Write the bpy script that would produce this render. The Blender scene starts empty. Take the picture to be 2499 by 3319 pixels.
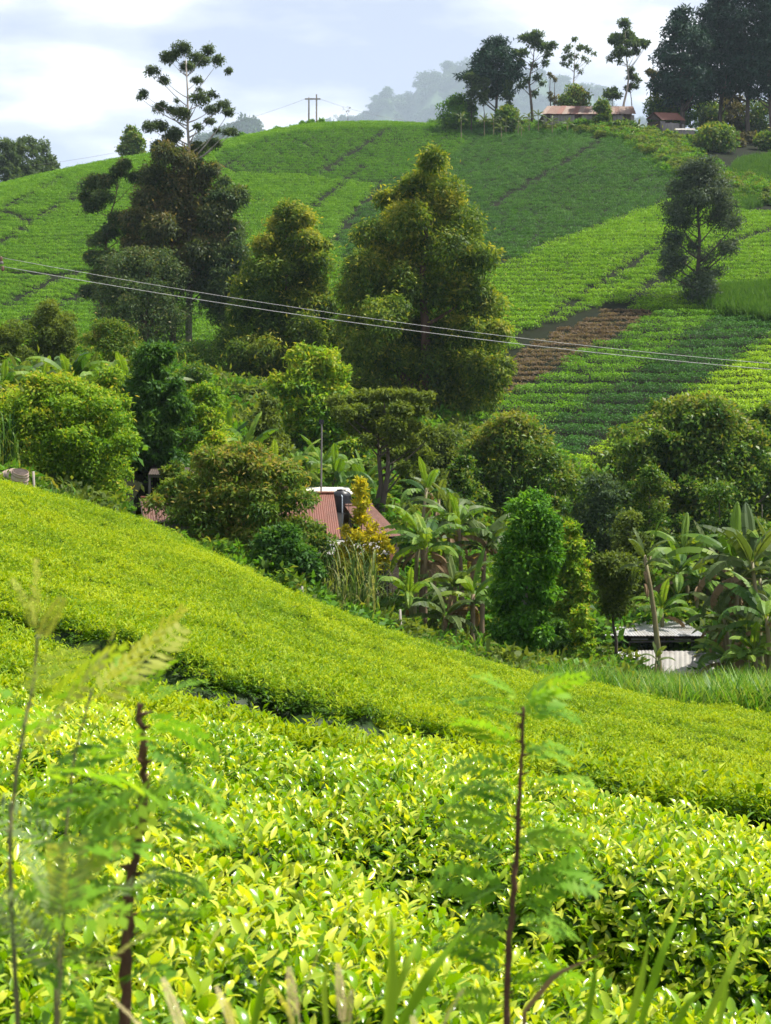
import bpy, math, random
import numpy as np
# ------------------------------------------------------------------ camera, sky, sun, exposure
sc = bpy.context.scene
COL = sc.collection
F = 4820.0                      # focal length in photo pixels (photo 2499 x 3319); eye at the origin, looking along +Y
cam_d = bpy.data.cameras.new('camera'); cam = bpy.data.objects.new('camera', cam_d); COL.objects.link(cam)
cam.location = (0, 0, 0); cam.rotation_euler = (math.pi/2, 0, 0)
cam_d.sensor_fit = 'VERTICAL'; cam_d.sensor_height = 24.0
cam_d.lens = 24.0/2/(1659.5/F)
cam_d.clip_start = 0.05; cam_d.clip_end = 9000
cam_d.dof.use_dof = True; cam_d.dof.focus_distance = 11.0; cam_d.dof.aperture_fstop = 7.5
sc.camera = cam
SUN_EL, SUN_AZ = math.radians(61), math.radians(82)      # azimuth measured from +Y towards +X
sun_d = bpy.data.lights.new('sun', 'SUN'); sun = bpy.data.objects.new('sun', sun_d); COL.objects.link(sun)
sun_d.energy = 5.0; sun_d.angle = math.radians(0.6); sun_d.color = (1.0, 0.95, 0.86)
sun.rotation_euler = (math.pi/2-SUN_EL, 0, math.pi-SUN_AZ)
wd = bpy.data.worlds.new('World'); sc.world = wd; wd.use_nodes = True
def world_sky():
    nt = wd.node_tree; nt.nodes.clear(); N = nt.nodes.new; L = nt.links.new
    out = N('ShaderNodeOutputWorld'); bg = N('ShaderNodeBackground'); L(bg.outputs[0], out.inputs[0])
    sky = N('ShaderNodeTexSky'); sky.sky_type = 'NISHITA'; sky.sun_disc = False
    sky.sun_elevation = SUN_EL; sky.sun_rotation = SUN_AZ; sky.altitude = 1800
    tc = N('ShaderNodeTexCoord'); sep = N('ShaderNodeSeparateXYZ'); L(tc.outputs['Generated'], sep.inputs[0])
    ad = N('ShaderNodeMath'); ad.operation = 'ADD'; ad.inputs[1].default_value = 0.22; L(sep.outputs[2], ad.inputs[0])
    mx = N('ShaderNodeMath'); mx.operation = 'MAXIMUM'; mx.inputs[1].default_value = 0.05; L(ad.outputs[0], mx.inputs[0])
    dv = N('ShaderNodeVectorMath'); dv.operation = 'DIVIDE'; L(tc.outputs['Generated'], dv.inputs[0])
    cb = N('ShaderNodeCombineXYZ'); L(mx.outputs[0], cb.inputs[0]); L(mx.outputs[0], cb.inputs[1]); cb.inputs[2].default_value = 1
    L(cb.outputs[0], dv.inputs[1])
    mp = N('ShaderNodeMapping'); mp.inputs['Location'].default_value = (1.35, .25, 0); mp.inputs['Scale'].default_value = (1.5, 2.4, 1.2); L(dv.outputs[0], mp.inputs[0])
    no = N('ShaderNodeTexNoise'); no.inputs['Scale'].default_value = 1.7; no.inputs['Detail'].default_value = 6; no.inputs['Roughness'].default_value = .5
    L(mp.outputs[0], no.inputs[0])
    rp = N('ShaderNodeValToRGB'); e = rp.color_ramp.elements
    e[0].position = .42; e[0].color = (.235, .26, .34, 1); e[1].position = .60; e[1].color = (.72, .715, .70, 1)
    m = e.new(.5); m.color = (.365, .38, .435, 1)
    L(no.outputs[0], rp.inputs[0])
    sm = N('ShaderNodeVectorMath'); sm.operation = 'SCALE'; sm.inputs['Scale'].default_value = .1; L(sky.outputs[0], sm.inputs[0])
    mix = N('ShaderNodeMix'); mix.data_type = 'RGBA'; mix.inputs[0].default_value = .92
    L(sm.outputs[0], mix.inputs[6]); L(rp.outputs[0], mix.inputs[7]); L(mix.outputs[2], bg.inputs[0]); bg.inputs[1].default_value = 1.0
world_sky()
vs = sc.view_settings; vs.view_transform = 'Standard'; vs.look = 'None'; vs.gamma = 1; vs.use_curve_mapping = False
vs.exposure = 1.1
cy = sc.cycles
sc.render.engine = 'CYCLES'
cy.max_bounces = 6; cy.diffuse_bounces = 3; cy.glossy_bounces = 2; cy.transmission_bounces = 3; cy.volume_bounces = 1; cy.transparent_max_bounces = 4
cy.use_denoising = True; cy.use_adaptive_sampling = True; cy.adaptive_threshold = 0.015
cy.caustics_reflective = False; cy.caustics_refractive = False; cy.sample_clamp_indirect = 5; cy.sample_clamp_direct = 4

# ------------------------------------------------------------------ helpers
RNG = np.random.default_rng(7)
def nrm(v): return v/np.maximum(np.linalg.norm(v, axis=-1, keepdims=True), 1e-9)
def tag(o, label=None, cat=None, group=None, kind=None):
    if label: o['label'] = label
    if cat: o['category'] = cat
    if group: o['group'] = group
    if kind: o['kind'] = kind
    return o
def empty(name, loc, rz=0, parent=None):
    o = bpy.data.objects.new(name, None); COL.objects.link(o); o.location = loc; o.rotation_euler = (0, 0, rz)
    o.empty_display_size = .2
    if parent: o.parent = parent
    return o
def link(name, me, parent=None, loc=None, coll=None):
    o = bpy.data.objects.new(name, me); (coll or COL).objects.link(o)
    if parent: o.parent = parent
    if loc is not None: o.location = loc
    return o
def mesh(name, V, Fc, mat, smooth=False, tint=None):
    me = bpy.data.meshes.new(name); me.from_pydata([tuple(map(float, v)) for v in V], [], [tuple(map(int, f)) for f in Fc])
    if mat: me.materials.append(mat)
    if smooth: me.polygons.foreach_set('use_smooth', np.ones(len(me.polygons), bool))
    if tint is not None:
        a = me.attributes.new('tint', 'FLOAT', 'FACE'); a.data.foreach_set('value', np.asarray(tint, np.float32))
    me.update(); return me
NTRI = [0]
def quads(name, Q, mat, tint=None):
    """mesh of loose quads from an (n,4,3) array"""
    n = len(Q); NTRI[0] += 2*n
    me = bpy.data.meshes.new(name); me.vertices.add(4*n); me.vertices.foreach_set('co', Q.astype(np.float32).ravel())
    me.loops.add(4*n); me.loops.foreach_set('vertex_index', np.arange(4*n, dtype=np.int32))
    me.polygons.add(n); me.polygons.foreach_set('loop_start', np.arange(0, 4*n, 4, dtype=np.int32))
    if tint is not None:
        a = me.attributes.new('tint', 'FLOAT', 'FACE'); a.data.foreach_set('value', np.asarray(tint, np.float32))
    me.materials.append(mat); me.update(calc_edges=True); return me
class MB:
    """collects boxes, tubes and sheets into one mesh"""
    def __init__(s): s.V = []; s.F = []; s.n = 0
    def add(s, V, Fc):
        s.V += [tuple(v) for v in V]; s.F += [tuple(i+s.n for i in f) for f in Fc]; s.n += len(V); return s
    def box(s, a, b):
        x0, y0, z0 = a; x1, y1, z1 = b
        return s.add([(x0,y0,z0),(x1,y0,z0),(x1,y1,z0),(x0,y1,z0),(x0,y0,z1),(x1,y0,z1),(x1,y1,z1),(x0,y1,z1)],
                     [(0,3,2,1),(4,5,6,7),(0,1,5,4),(1,2,6,5),(2,3,7,6),(3,0,4,7)])
    def tube(s, P, R, k=7):
        P = np.asarray(P, float); n = len(P); R = np.broadcast_to(R, (n,))
        T = nrm(np.gradient(P, axis=0)); ref = np.array([0., 0, 1]) if abs(T[:, 2]).mean() < .8 else np.array([1., 0, 0])
        A = nrm(np.cross(T, ref)); B = np.cross(T, A); an = np.arange(k)*2*math.pi/k
        V = (P[:, None]+R[:, None, None]*(np.cos(an)[None, :, None]*A[:, None]+np.sin(an)[None, :, None]*B[:, None])).reshape(-1, 3)
        Fc = [(i*k+j, i*k+(j+1) % k, (i+1)*k+(j+1) % k, (i+1)*k+j) for i in range(n-1) for j in range(k)]
        Fc += [tuple(range(k-1, -1, -1)), tuple((n-1)*k+j for j in range(k))]
        return s.add(V, Fc)
    def slab(s, c, t):
        """thin plate from four corners, thickness t"""
        c = np.asarray(c, float); nn = nrm(np.cross(c[1]-c[0], c[3]-c[0]))*t
        return s.add(list(c)+list(c-nn), [(0,1,2,3),(7,6,5,4),(0,4,5,1),(1,5,6,2),(2,6,7,3),(3,7,4,0)])
    def corr(s, c, waves, amp=.018, rows=2):
        """corrugated sheet c0 c1 (top edge) c2 c3 (bottom edge: c3 under c0); waves run across c0-c1"""
        c = np.asarray(c, float); nn = nrm(np.cross(c[1]-c[0], c[3]-c[0])); nn = nn if nn[2] > 0 else -nn
        nu = waves*4+1; V = []
        for j in range(rows):
            v = j/(rows-1)
            for i in range(nu):
                u = i/(nu-1); p = (c[0]*(1-u)+c[1]*u)*(1-v)+(c[3]*(1-u)+c[2]*u)*v
                V.append(p+nn*amp*math.sin(i*math.pi/2+.4))
        return s.add(V, [(j*nu+i, j*nu+i+1, (j+1)*nu+i+1, (j+1)*nu+i) for j in range(rows-1) for i in range(nu-1)])
    def lathe(s, prof, k=20, c=(0, 0, 0)):
        V = [(c[0]+r*math.cos(a), c[1]+r*math.sin(a), c[2]+z) for r, z in prof for a in np.arange(k)*2*math.pi/k]
        n = len(prof)
        return s.add(V, [(i*k+j, i*k+(j+1) % k, (i+1)*k+(j+1) % k, (i+1)*k+j) for i in range(n-1) for j in range(k)])
    def build(s, name, mat, parent=None, smooth=False, loc=None):
        NTRI[0] += 2*len(s.F)
        return link(name, mesh(name, s.V, s.F, mat, smooth), parent, loc)
# ---- materials
def nodes(name):
    m = bpy.data.materials.new(name); m.use_nodes = True; nt = m.node_tree; nt.nodes.clear()
    return m, nt.nodes.new, nt.links.new
def ramp(N, stops):
    r = N('ShaderNodeValToRGB'); e = r.color_ramp.elements
    e[0].position, e[0].color = stops[0][0], (*stops[0][1], 1); e[1].position, e[1].color = stops[-1][0], (*stops[-1][1], 1)
    for p, c in stops[1:-1]: e.new(p).color = (*c, 1)
    return r
def leafmat(name, cols, rough=.42, spec=.12, trans=.34, tcol=None, var=.16, nscale=.5, namp=.5):
    """leaf: per-leaf 'tint' picks along the colours; thin, so part of the light goes through"""
    m, N, L = nodes(name)
    at = N('ShaderNodeAttribute'); at.attribute_name = 'tint'
    oi = N('ShaderNodeObjectInfo'); geo = N('ShaderNodeNewGeometry')
    no = N('ShaderNodeTexNoise'); no.inputs['Scale'].default_value = nscale; no.inputs['Detail'].default_value = 2; L(geo.outputs['Position'], no.inputs[0])
    a = N('ShaderNodeMath'); a.operation = 'MULTIPLY_ADD'; a.inputs[1].default_value = var; a.inputs[2].default_value = -var/2; L(oi.outputs['Random'], a.inputs[0])
    b = N('ShaderNodeMath'); b.operation = 'MULTIPLY_ADD'; b.inputs[1].default_value = namp; b.inputs[2].default_value = -namp/2; L(no.outputs[0], b.inputs[0])
    c = N('ShaderNodeMath'); c.operation = 'ADD'; L(a.outputs[0], c.inputs[0]); L(b.outputs[0], c.inputs[1])
    d = N('ShaderNodeMath'); d.operation = 'ADD'; L(at.outputs['Fac'], d.inputs[0]); L(c.outputs[0], d.inputs[1])
    n = len(cols); r = ramp(N, [(i/(n-1), q) for i, q in enumerate(cols)]); L(d.outputs[0], r.inputs[0])
    p = N('ShaderNodeBsdfPrincipled'); L(r.outputs[0], p.inputs['Base Color']); p.inputs['Roughness'].default_value = rough; p.inputs['Specular IOR Level'].default_value = spec
    t = N('ShaderNodeBsdfTranslucent')
    tm = N('ShaderNodeMix'); tm.data_type = 'RGBA'; tm.blend_type = 'MULTIPLY'; tm.inputs[0].default_value = 1; L(r.outputs[0], tm.inputs[6])
    tm.inputs[7].default_value = (*(tcol or (1.6, 1.5, .55)), 1); L(tm.outputs[2], t.inputs[0])
    mx = N('ShaderNodeMixShader'); mx.inputs[0].default_value = trans; L(p.outputs[0], mx.inputs[1]); L(t.outputs[0], mx.inputs[2])
    o = N('ShaderNodeOutputMaterial'); L(mx.outputs[0], o.inputs[0]); return m
def plain(name, stops, scale=3., rough=.8, stretch=(1, 1, 1), bump=0., metal=0., detail=5, spec=.4):
    """noise-mottled surface"""
    m, N, L = nodes(name)
    tc = N('ShaderNodeTexCoord'); mp = N('ShaderNodeMapping'); mp.inputs['Scale'].default_value = stretch; L(tc.outputs['Object'], mp.inputs[0])
    no = N('ShaderNodeTexNoise'); no.inputs['Scale'].default_value = scale; no.inputs['Detail'].default_value = detail; no.inputs['Roughness'].default_value = .6; L(mp.outputs[0], no.inputs[0])
    n = len(stops); r = ramp(N, [(.28+.44*i/(n-1), q) for i, q in enumerate(stops)]); L(no.outputs[0], r.inputs[0])
    p = N('ShaderNodeBsdfPrincipled'); L(r.outputs[0], p.inputs['Base Color']); p.inputs['Roughness'].default_value = rough; p.inputs['Metallic'].default_value = metal
    p.inputs['Specular IOR Level'].default_value = spec
    if bump:
        bm = N('ShaderNodeBump'); bm.inputs['Strength'].default_value = bump; bm.inputs['Distance'].default_value = .05; L(no.outputs[0], bm.inputs['Height']); L(bm.outputs[0], p.inputs['Normal'])
    o = N('ShaderNodeOutputMaterial'); L(p.outputs[0], o.inputs[0]); return m
# ------------------------------------------------------------------ the lie of the land
def W(px, py, Y): return ((px-1249.5)/F*Y, Y, (1659.5-py)/F*Y)
C=[]
for t in [(0,-6,-1.6),(-6,-3,-1.2),(6,-3,-2.2),(0,0,-1.62),(-1.2,1.6,-1.6),(1.2,1.6,-1.72),(0,4,-1.9),(-1.3,4,-1.8),(1.4,4,-2.05),
  (-2,8,-1.7),(0,8,-1.9),(1.9,7,-2.1),(-8,4,-.9),(8,5,-3.1),(-20,-5,1.5),(20,-5,-5.5),(-12,14,-.2),(12,14,-4.9)]: C.append(t)
D=.65
for px,py,Y in [(0,1990,18),(300,2060,17),(700,2220,16.5),(1400,2385,17),(2499,2640,17),(2000,2520,18.5),
   (1500,2150,38),(2200,2290,35),(2499,2330,34),(1000,1970,40),(500,1715,42),(250,1640,42),(0,1575,42),(500,1950,25),(1200,2150,27),(0,1780,26),(2000,2330,27),(750,1850,36)]:
    x,y,z=W(px,py,Y); C.append((x,y,z-D))
for px,py,Y in [(0,2230,12),(500,2310,12),(750,2385,12.5),(1000,2460,12.5),(1400,2540,12.5),(850,2345,15),(1100,2400,15.2),(1400,2460,15.4),(2000,2600,12),(2499,2710,12)]:
    x,y,z=W(px,py,Y); C.append((x,y,z-D))
C+= [(-22,42,3.2),(20,36,-7.0),(-20,26,2.0),(20,24,-6.5)]
for px,Y,z in [(1150,55,-3.7),(2100,52,-6.0),(2499,50,-6.2),(500,50,-1.5),(0,49,.5),(250,62,3.0),(0,62,3.5),(170,76,5.8),(500,57,1.3),(720,58,-1.2),
   (1000,70,0.6),(1250,63,-1.5),(1650,68,-2.6),(2250,70,-3.4),(2499,66,-4.5),(1250,84,2.5),(2000,85,-.2),(2499,85,-.8),(400,95,8.5),(0,100,10)]:
    C.append(((px-1249.5)/F*Y,Y,z))
for t in [(1350,1385,95),(940,1350,100),(1850,1480,100),(2000,1300,112),(2000,1100,128),(2000,800,160),(2000,500,215),(2000,410,245),
   (2499,1130,122),(2499,950,146),(2499,650,190),(2499,480,235),(2265,990,139),(1600,950,145),(1500,700,185),(1600,520,222),(1250,402,258),(1000,412,262),(700,468,252),(350,528,235),(0,620,214),
   (600,1110,130),(300,1010,152),(0,1000,152),(0,800,180),(350,760,185),(700,700,195),(1000,600,212),(1250,480,240),(1250,850,162)]:
    C.append(W(*t))
C+=[(-140,150,8),(-140,230,25),(150,150,30),(150,230,62),(-120,80,6),(130,80,4),(-90,215,36),(-80,30,6),(80,30,-12),
  (0,300,62),(60,290,68),(110,290,70),(-60,280,52),(-140,300,28),(150,300,66),(0,360,45),(100,380,50),(-120,380,25),(200,200,50),(200,380,50),(-200,200,10),(-200,380,15)]
C = np.array(C, float)
def _phi(r2): return 0.5*r2*np.log(r2+1e-12)
def _warp(x, y): return np.stack([x/(np.maximum(y, -8)+14), np.log(np.maximum(y+14, 1.))], -1)
CQ = _warp(C[:, 0], C[:, 1]); CN = len(CQ)
def _fit():
    A = np.zeros((CN+3, CN+3)); A[:CN, :CN] = _phi(((CQ[:, None]-CQ[None])**2).sum(-1))+np.eye(CN)*2e-4
    A[:CN, CN] = 1; A[:CN, CN+1:] = CQ; A[CN, :CN] = 1; A[CN+1:, :CN] = CQ.T
    return np.linalg.solve(A, np.r_[C[:, 2]/(C[:, 1]+14), 0, 0, 0])
SOL = _fit()
def H(x, y):
    """ground height at x, y (metres, eye level = 0)"""
    x, y = np.broadcast_arrays(np.asarray(x, float), np.asarray(y, float)); sh = x.shape; xr, yr = x.ravel(), y.ravel()
    lim = .62*(yr+25); xr = np.clip(xr, -lim, lim); yc = np.clip(yr, -8, 380)
    q = _warp(xr, yc); out = np.empty(len(q))
    for i in range(0, len(q), 20000):
        k = q[i:i+20000]; out[i:i+20000] = _phi(((k[:, None]-CQ[None])**2).sum(-1))@SOL[:CN]+SOL[CN]+k@SOL[CN+1:]
    z = out*(np.maximum(yc, -8)+14)
    f = np.clip((yr-300)/400, 0, 1); f = f*f*(3-2*f)
    return (z*(1-f)+(-12)*f).reshape(sh)
def G(px, py, y0=92., y1=275.):
    """where the view ray through a photo point meets the far hillside: plan coordinates"""
    Y = np.arange(y0, y1, .5); x = (px-1249.5)/F*Y; hit = np.nonzero(H(x, Y) >= (1659.5-py)/F*Y)[0]
    i = hit[0] if len(hit) else np.argmax(H(x, Y)/Y); return np.array([x[i], Y[i]])
def inside(P, poly):
    x, y = P[:, 0], P[:, 1]; r = np.zeros(len(P), bool); q = np.asarray(poly)
    for (xa, ya), (xb, yb) in zip(q, np.roll(q, -1, 0)):
        c = ((ya > y) != (yb > y)); r ^= c & (x < (xb-xa)*(y-ya)/(yb-ya+1e-12)+xa)
    return r
def dist_line(P, line):
    d = np.full(len(P), 1e9)
    for a, b in zip(line[:-1], line[1:]):
        a, b = np.asarray(a), np.asarray(b); ab = b-a; t = np.clip(((P-a)@ab)/(ab@ab), 0, 1); d = np.minimum(d, np.linalg.norm(P-a-t[:, None]*ab, axis=1))
    return d
def wav(x, y, s, seed=0):
    """cheap smooth noise, about -1..1"""
    r = np.random.default_rng(seed); o = 0
    for k in range(6):
        a = r.uniform(0, 6.28); f = r.uniform(.6, 1.7)/s; o = o+np.sin((x*np.cos(a)+y*np.sin(a))*f*6.28+r.uniform(0, 6.28))
    return o/3.2

# ------------------------------------------------------------------ materials
M = {}
M['tea_near'] = leafmat('tea leaf', [(.02,.075,.003),(.068,.18,.003),(.19,.35,.004),(.60,.64,.07)], rough=.24, spec=.5, trans=.4, tcol=(1.4,1.3,.2), var=.2, nscale=.9)
M['tea_mid'] = leafmat('tea leaf on the slope', [(.025,.08,.003),(.07,.165,.003),(.17,.29,.004),(.37,.45,.012)], rough=.45, spec=.14, trans=.38, tcol=(1.5,1.35,.2), var=.26, nscale=.35, namp=.75)
M['tea_inner_shade'] = leafmat('tea leaf with inner shade painted in', [(.008,.02,.004),(.016,.038,.005),(.022,.05,.006)], rough=.5, trans=.15)  # near-black greens carry the bush's self-shadowing in the colour
M['tea_stem'] = plain('tea wood', [(.07,.05,.035),(.16,.13,.10)], 12, .9)
M['soil'] = plain('path soil', [(.05,.035,.022),(.09,.06,.04)], 3, .95)
def ground_mat():
    m, N, L = nodes('grass and shaded soil'); g = N('ShaderNodeNewGeometry')
    n1 = N('ShaderNodeTexNoise'); n1.inputs['Scale'].default_value = .35; n1.inputs['Detail'].default_value = 8; L(g.outputs['Position'], n1.inputs[0])
    r = ramp(N, [(.3, (.005,.008,.003)), (.5, (.009,.013,.004)), (.62, (.009,.011,.004)), (.72, (.011,.010,.005))]); L(n1.outputs[0], r.inputs[0])  # soil colours darkened to include the shade between tea bushes
    p = N('ShaderNodeBsdfPrincipled'); p.inputs['Roughness'].default_value = .95; p.inputs['Specular IOR Level'].default_value = .1; L(r.outputs[0], p.inputs['Base Color'])
    o = N('ShaderNodeOutputMaterial'); L(p.outputs[0], o.inputs[0]); return m
M['ground'] = ground_mat()

# ------------------------------------------------------------------ ground: one sheet from behind the eye to the far plain
def make_ground():
    ys = np.r_[np.arange(-12, 12, .6), 12*np.exp(np.linspace(0, math.log(5900/12), 250))]
    u = np.linspace(-1, 1, 181); u = np.sign(u)*(.55*abs(u)+.9*abs(u)**3)
    X = u[None]*(ys[:, None]+25); Y = np.broadcast_to(ys[:, None], X.shape); Z = H(X, Y)
    V = np.stack([X, Y, Z], -1).reshape(-1, 3); nx = len(u)
    Fc = [(j*nx+i, j*nx+i+1, (j+1)*nx+i+1, (j+1)*nx+i) for j in range(len(ys)-1) for i in range(nx-1)]
    NTRI[0] += 2*len(Fc)
    o = link('ground', mesh('ground', V, Fc, M['ground'], True)); tag(o, 'grassy soil of the valley and the tea hill', 'ground', kind='structure')
make_ground()

# ------------------------------------------------------------------ scatter: stuff nobody could count, by geometry nodes
def proto_coll(name, meshes):
    c = bpy.data.collections.new(name)
    for i, me in enumerate(meshes): link('%s_%02d' % (name, i), me, coll=c)
    return c
def scatter(name, P, R, S, coll, nvar, seed=0):
    r = np.random.default_rng(seed); n = len(P)
    me = bpy.data.meshes.new(name); me.vertices.add(n); me.vertices.foreach_set('co', np.asarray(P, np.float32).ravel())
    a = me.attributes.new('rot', 'FLOAT_VECTOR', 'POINT'); a.data.foreach_set('vector', np.asarray(R, np.float32).ravel())
    S = np.asarray(S, np.float32); S = np.repeat(S[:, None], 3, 1) if S.ndim == 1 else S
    a = me.attributes.new('scl', 'FLOAT_VECTOR', 'POINT'); a.data.foreach_set('vector', S.ravel())
    a = me.attributes.new('idx', 'INT', 'POINT'); a.data.foreach_set('value', r.integers(0, nvar, n).astype(np.int32))
    o = link(name, me)
    ng = bpy.data.node_groups.new(name, 'GeometryNodeTree'); N = ng.nodes.new; L = ng.links.new
    ng.interface.new_socket('Geometry', in_out='INPUT', socket_type='NodeSocketGeometry'); ng.interface.new_socket('Geometry', in_out='OUTPUT', socket_type='NodeSocketGeometry')
    gi, go = N('NodeGroupInput'), N('NodeGroupOutput'); ip = N('GeometryNodeInstanceOnPoints'); ci = N('GeometryNodeCollectionInfo')
    ci.inputs['Collection'].default_value = coll; ci.inputs['Separate Children'].default_value = True; ci.inputs['Reset Children'].default_value = True
    L(gi.outputs[0], ip.inputs['Points']); L(ci.outputs[0], ip.inputs['Instance']); ip.inputs['Pick Instance'].default_value = True
    for an, dt, sk in (('rot', 'FLOAT_VECTOR', 'Rotation'), ('scl', 'FLOAT_VECTOR', 'Scale'), ('idx', 'INT', 'Instance Index')):
        na = N('GeometryNodeInputNamedAttribute'); na.data_type = dt; na.inputs['Name'].default_value = an; L(na.outputs[0], ip.inputs[sk])
    L(ip.outputs[0], go.inputs[0])
    md = o.modifiers.new('scatter', 'NODES'); md.node_group = ng
    return o
def euler_to(n, spin):
    """Euler angles (XYZ) that tip +Z to directions n after spinning about Z: good for small tilts"""
    th = np.arccos(np.clip(n[:, 2], -1, 1)); ph = np.arctan2(n[:, 1], n[:, 0]); out = np.empty((len(n), 3))
    c, s = np.cos, np.sin
    def rz(a): z = np.zeros((len(a), 3, 3)); z[:, 0, 0] = c(a); z[:, 0, 1] = -s(a); z[:, 1, 0] = s(a); z[:, 1, 1] = c(a); z[:, 2, 2] = 1; return z
    def ry(a): z = np.zeros((len(a), 3, 3)); z[:, 0, 0] = c(a); z[:, 0, 2] = s(a); z[:, 2, 0] = -s(a); z[:, 2, 2] = c(a); z[:, 1, 1] = 1; return z
    m = rz(ph)@ry(th)@rz(spin)
    out[:, 1] = -np.arcsin(np.clip(m[:, 2, 0], -1, 1)); out[:, 0] = np.arctan2(m[:, 2, 1], m[:, 2, 2]); out[:, 2] = np.arctan2(m[:, 1, 0], m[:, 0, 0])
    return out

# ---- tea shoots
def tea_leaf(base, yaw, pitch, curl, ln, wd, fine=True, roll=0.):
    """curved leaf folded along its midrib: verts, faces"""
    ts = (0, .22, .5, .78, 1) if fine else (0, .5, 1)
    ws = (0, .72, 1, .68, 0) if fine else (0, 1, 0)
    V = []; p = np.array([0., 0., 0.]); lt = 0
    for t, w in zip(ts, ws):
        a = pitch-curl*t; p = p+np.array([math.cos(a), 0, math.sin(a)])*(t-lt)*ln; lt = t
        if w == 0: V.append(p.copy())
        else:
            up = np.array([-math.sin(a), 0, math.cos(a)]); lat = np.array([0, 1., 0])*math.cos(roll)+up*math.sin(roll)
            V += [p+lat*w*wd/2+up*wd*.16*w, p.copy(), p-lat*w*wd/2+up*wd*.16*w]
    V = np.array(V); c, s = math.cos(yaw), math.sin(yaw); V = V@np.array([[c, s, 0], [-s, c, 0], [0, 0, 1]])+base
    k = (len(V)-2)//3; Fc = [(0, 1, 2), (0, 2, 3)]
    for i in range(k-1):
        a = 1+3*i; Fc += [(a, a+3, a+4, a+1), (a+1, a+4, a+5, a+2)]
    a = 1+3*(k-1); e = len(V)-1; Fc += [(a, e, a+1), (a+1, e, a+2)]
    return V, Fc
def shoot(r, fine, n_old=5, n_new=3, size=1., mat=None, spread=0., nshoots=1, name='tea_shoot'):
    V, Fc, T = [], [], []; n = 0
    for q in range(nshoots):
        off = np.array([*(r.normal(0, 1, 2)*spread), r.uniform(-.05, .03) if nshoots > 1 else 0]); g0 = r.uniform(-.12, .12); sz = size*r.uniform(.8, 1.2)
        y0 = r.uniform(0, 6.28); tilt = r.normal(0, .25, 2)
        for i in range(n_old+n_new):
            new = i >= n_old; y = y0+i*2.4+r.normal(0, .3)
            if new: pit = r.uniform(.75, 1.35); cu = r.uniform(.2, 1.0); ln = r.uniform(.031, .05)*sz; z = .02+.008*i; tt = r.uniform(.55, .95)
            else: pit = r.uniform(.25, .95); cu = r.uniform(.5, 1.5); ln = r.uniform(.045, .07)*sz; z = -.05+.014*i; tt = r.uniform(.0, .6)
            v, f = tea_leaf(np.array([0, 0, z*sz])+off, y, pit, cu, ln, ln*r.uniform(.30, .40), fine, r.normal(0, .3))
            v[:, 0] += (v[:, 2]-off[2])*tilt[0]; v[:, 1] += (v[:, 2]-off[2])*tilt[1]
            V.append(v); Fc += [tuple(a+n for a in k) for k in f]; T += [tt+g0]*len(f); n += len(v)
    return mesh(name, np.concatenate(V), Fc, mat, fine, T)
r_ = np.random.default_rng(11)
NEAR = proto_coll('tea_shoot_near', [shoot(r_, True, mat=M['tea_near']) for _ in range(9)])
NEARLOW = proto_coll('tea_shoot_low', [shoot(r_, True, 6, 0, 1.15, mat=M['tea_near']) for _ in range(5)])
MID = proto_coll('tea_shoot_mid', [shoot(r_, False, 4, 3, 1.3, M['tea_mid'], .085, 9) for _ in range(8)])

# ---- near patch
def edge_near(x): return 8.0-.6*x+.25*np.sin(x*2.3)+.12*np.sin(x*7.1+1)
GAPN = [(2.4, 4.05), (1.5, 4.35), (.75, 4.5), (.1, 4.62), (-.35, 5.0)]
def can_near(x, y):
    P = np.stack([x.ravel(), y.ravel()], -1); d = dist_line(P, GAPN).reshape(x.shape)
    z = -1.16-.09*x-.05*np.maximum(x, 0)-.06*(y-4.5)+.05*wav(x, y, 1.1, 3)+.025*wav(x, y, .45, 4)
    z = z-np.where(y < 4.35-.1*x, .16, 0)*np.clip((x+.3)/.6, 0, 1)
    fade = np.clip((x+.55)/.9, .12, 1)
    z = z-.66*fade*np.exp(-(d/.27)**2)
    z = z-.42*np.clip((wav(x, y, .8, 21)-.6)/.5, 0, 1)
    e = np.clip((y-edge_near(x)+.45)/.55, 0, 1); z = z-.75*e*e
    f = np.clip((2.75-y)/.5, 0, 1); z = z-.8*f*f
    return z
def sample(n, x0, x1, y0, y1, cond, zf, r, dmin=None):
    x = r.uniform(x0, x1, n); y = r.uniform(y0, y1, n); k = cond(x, y); x, y = x[k], y[k]
    h = .02; z = zf(x, y); gx = (zf(x+h, y)-z)/h; gy = (zf(x, y+h)-z)/h
    a = np.minimum(np.sqrt(1+gx*gx+gy*gy), 4); k = r.uniform(0, 4, len(x)) < a
    nn = nrm(np.stack([-gx, -gy, np.ones_like(gx)], -1)); return np.stack([x, y, z], -1)[k], nn[k]
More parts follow.
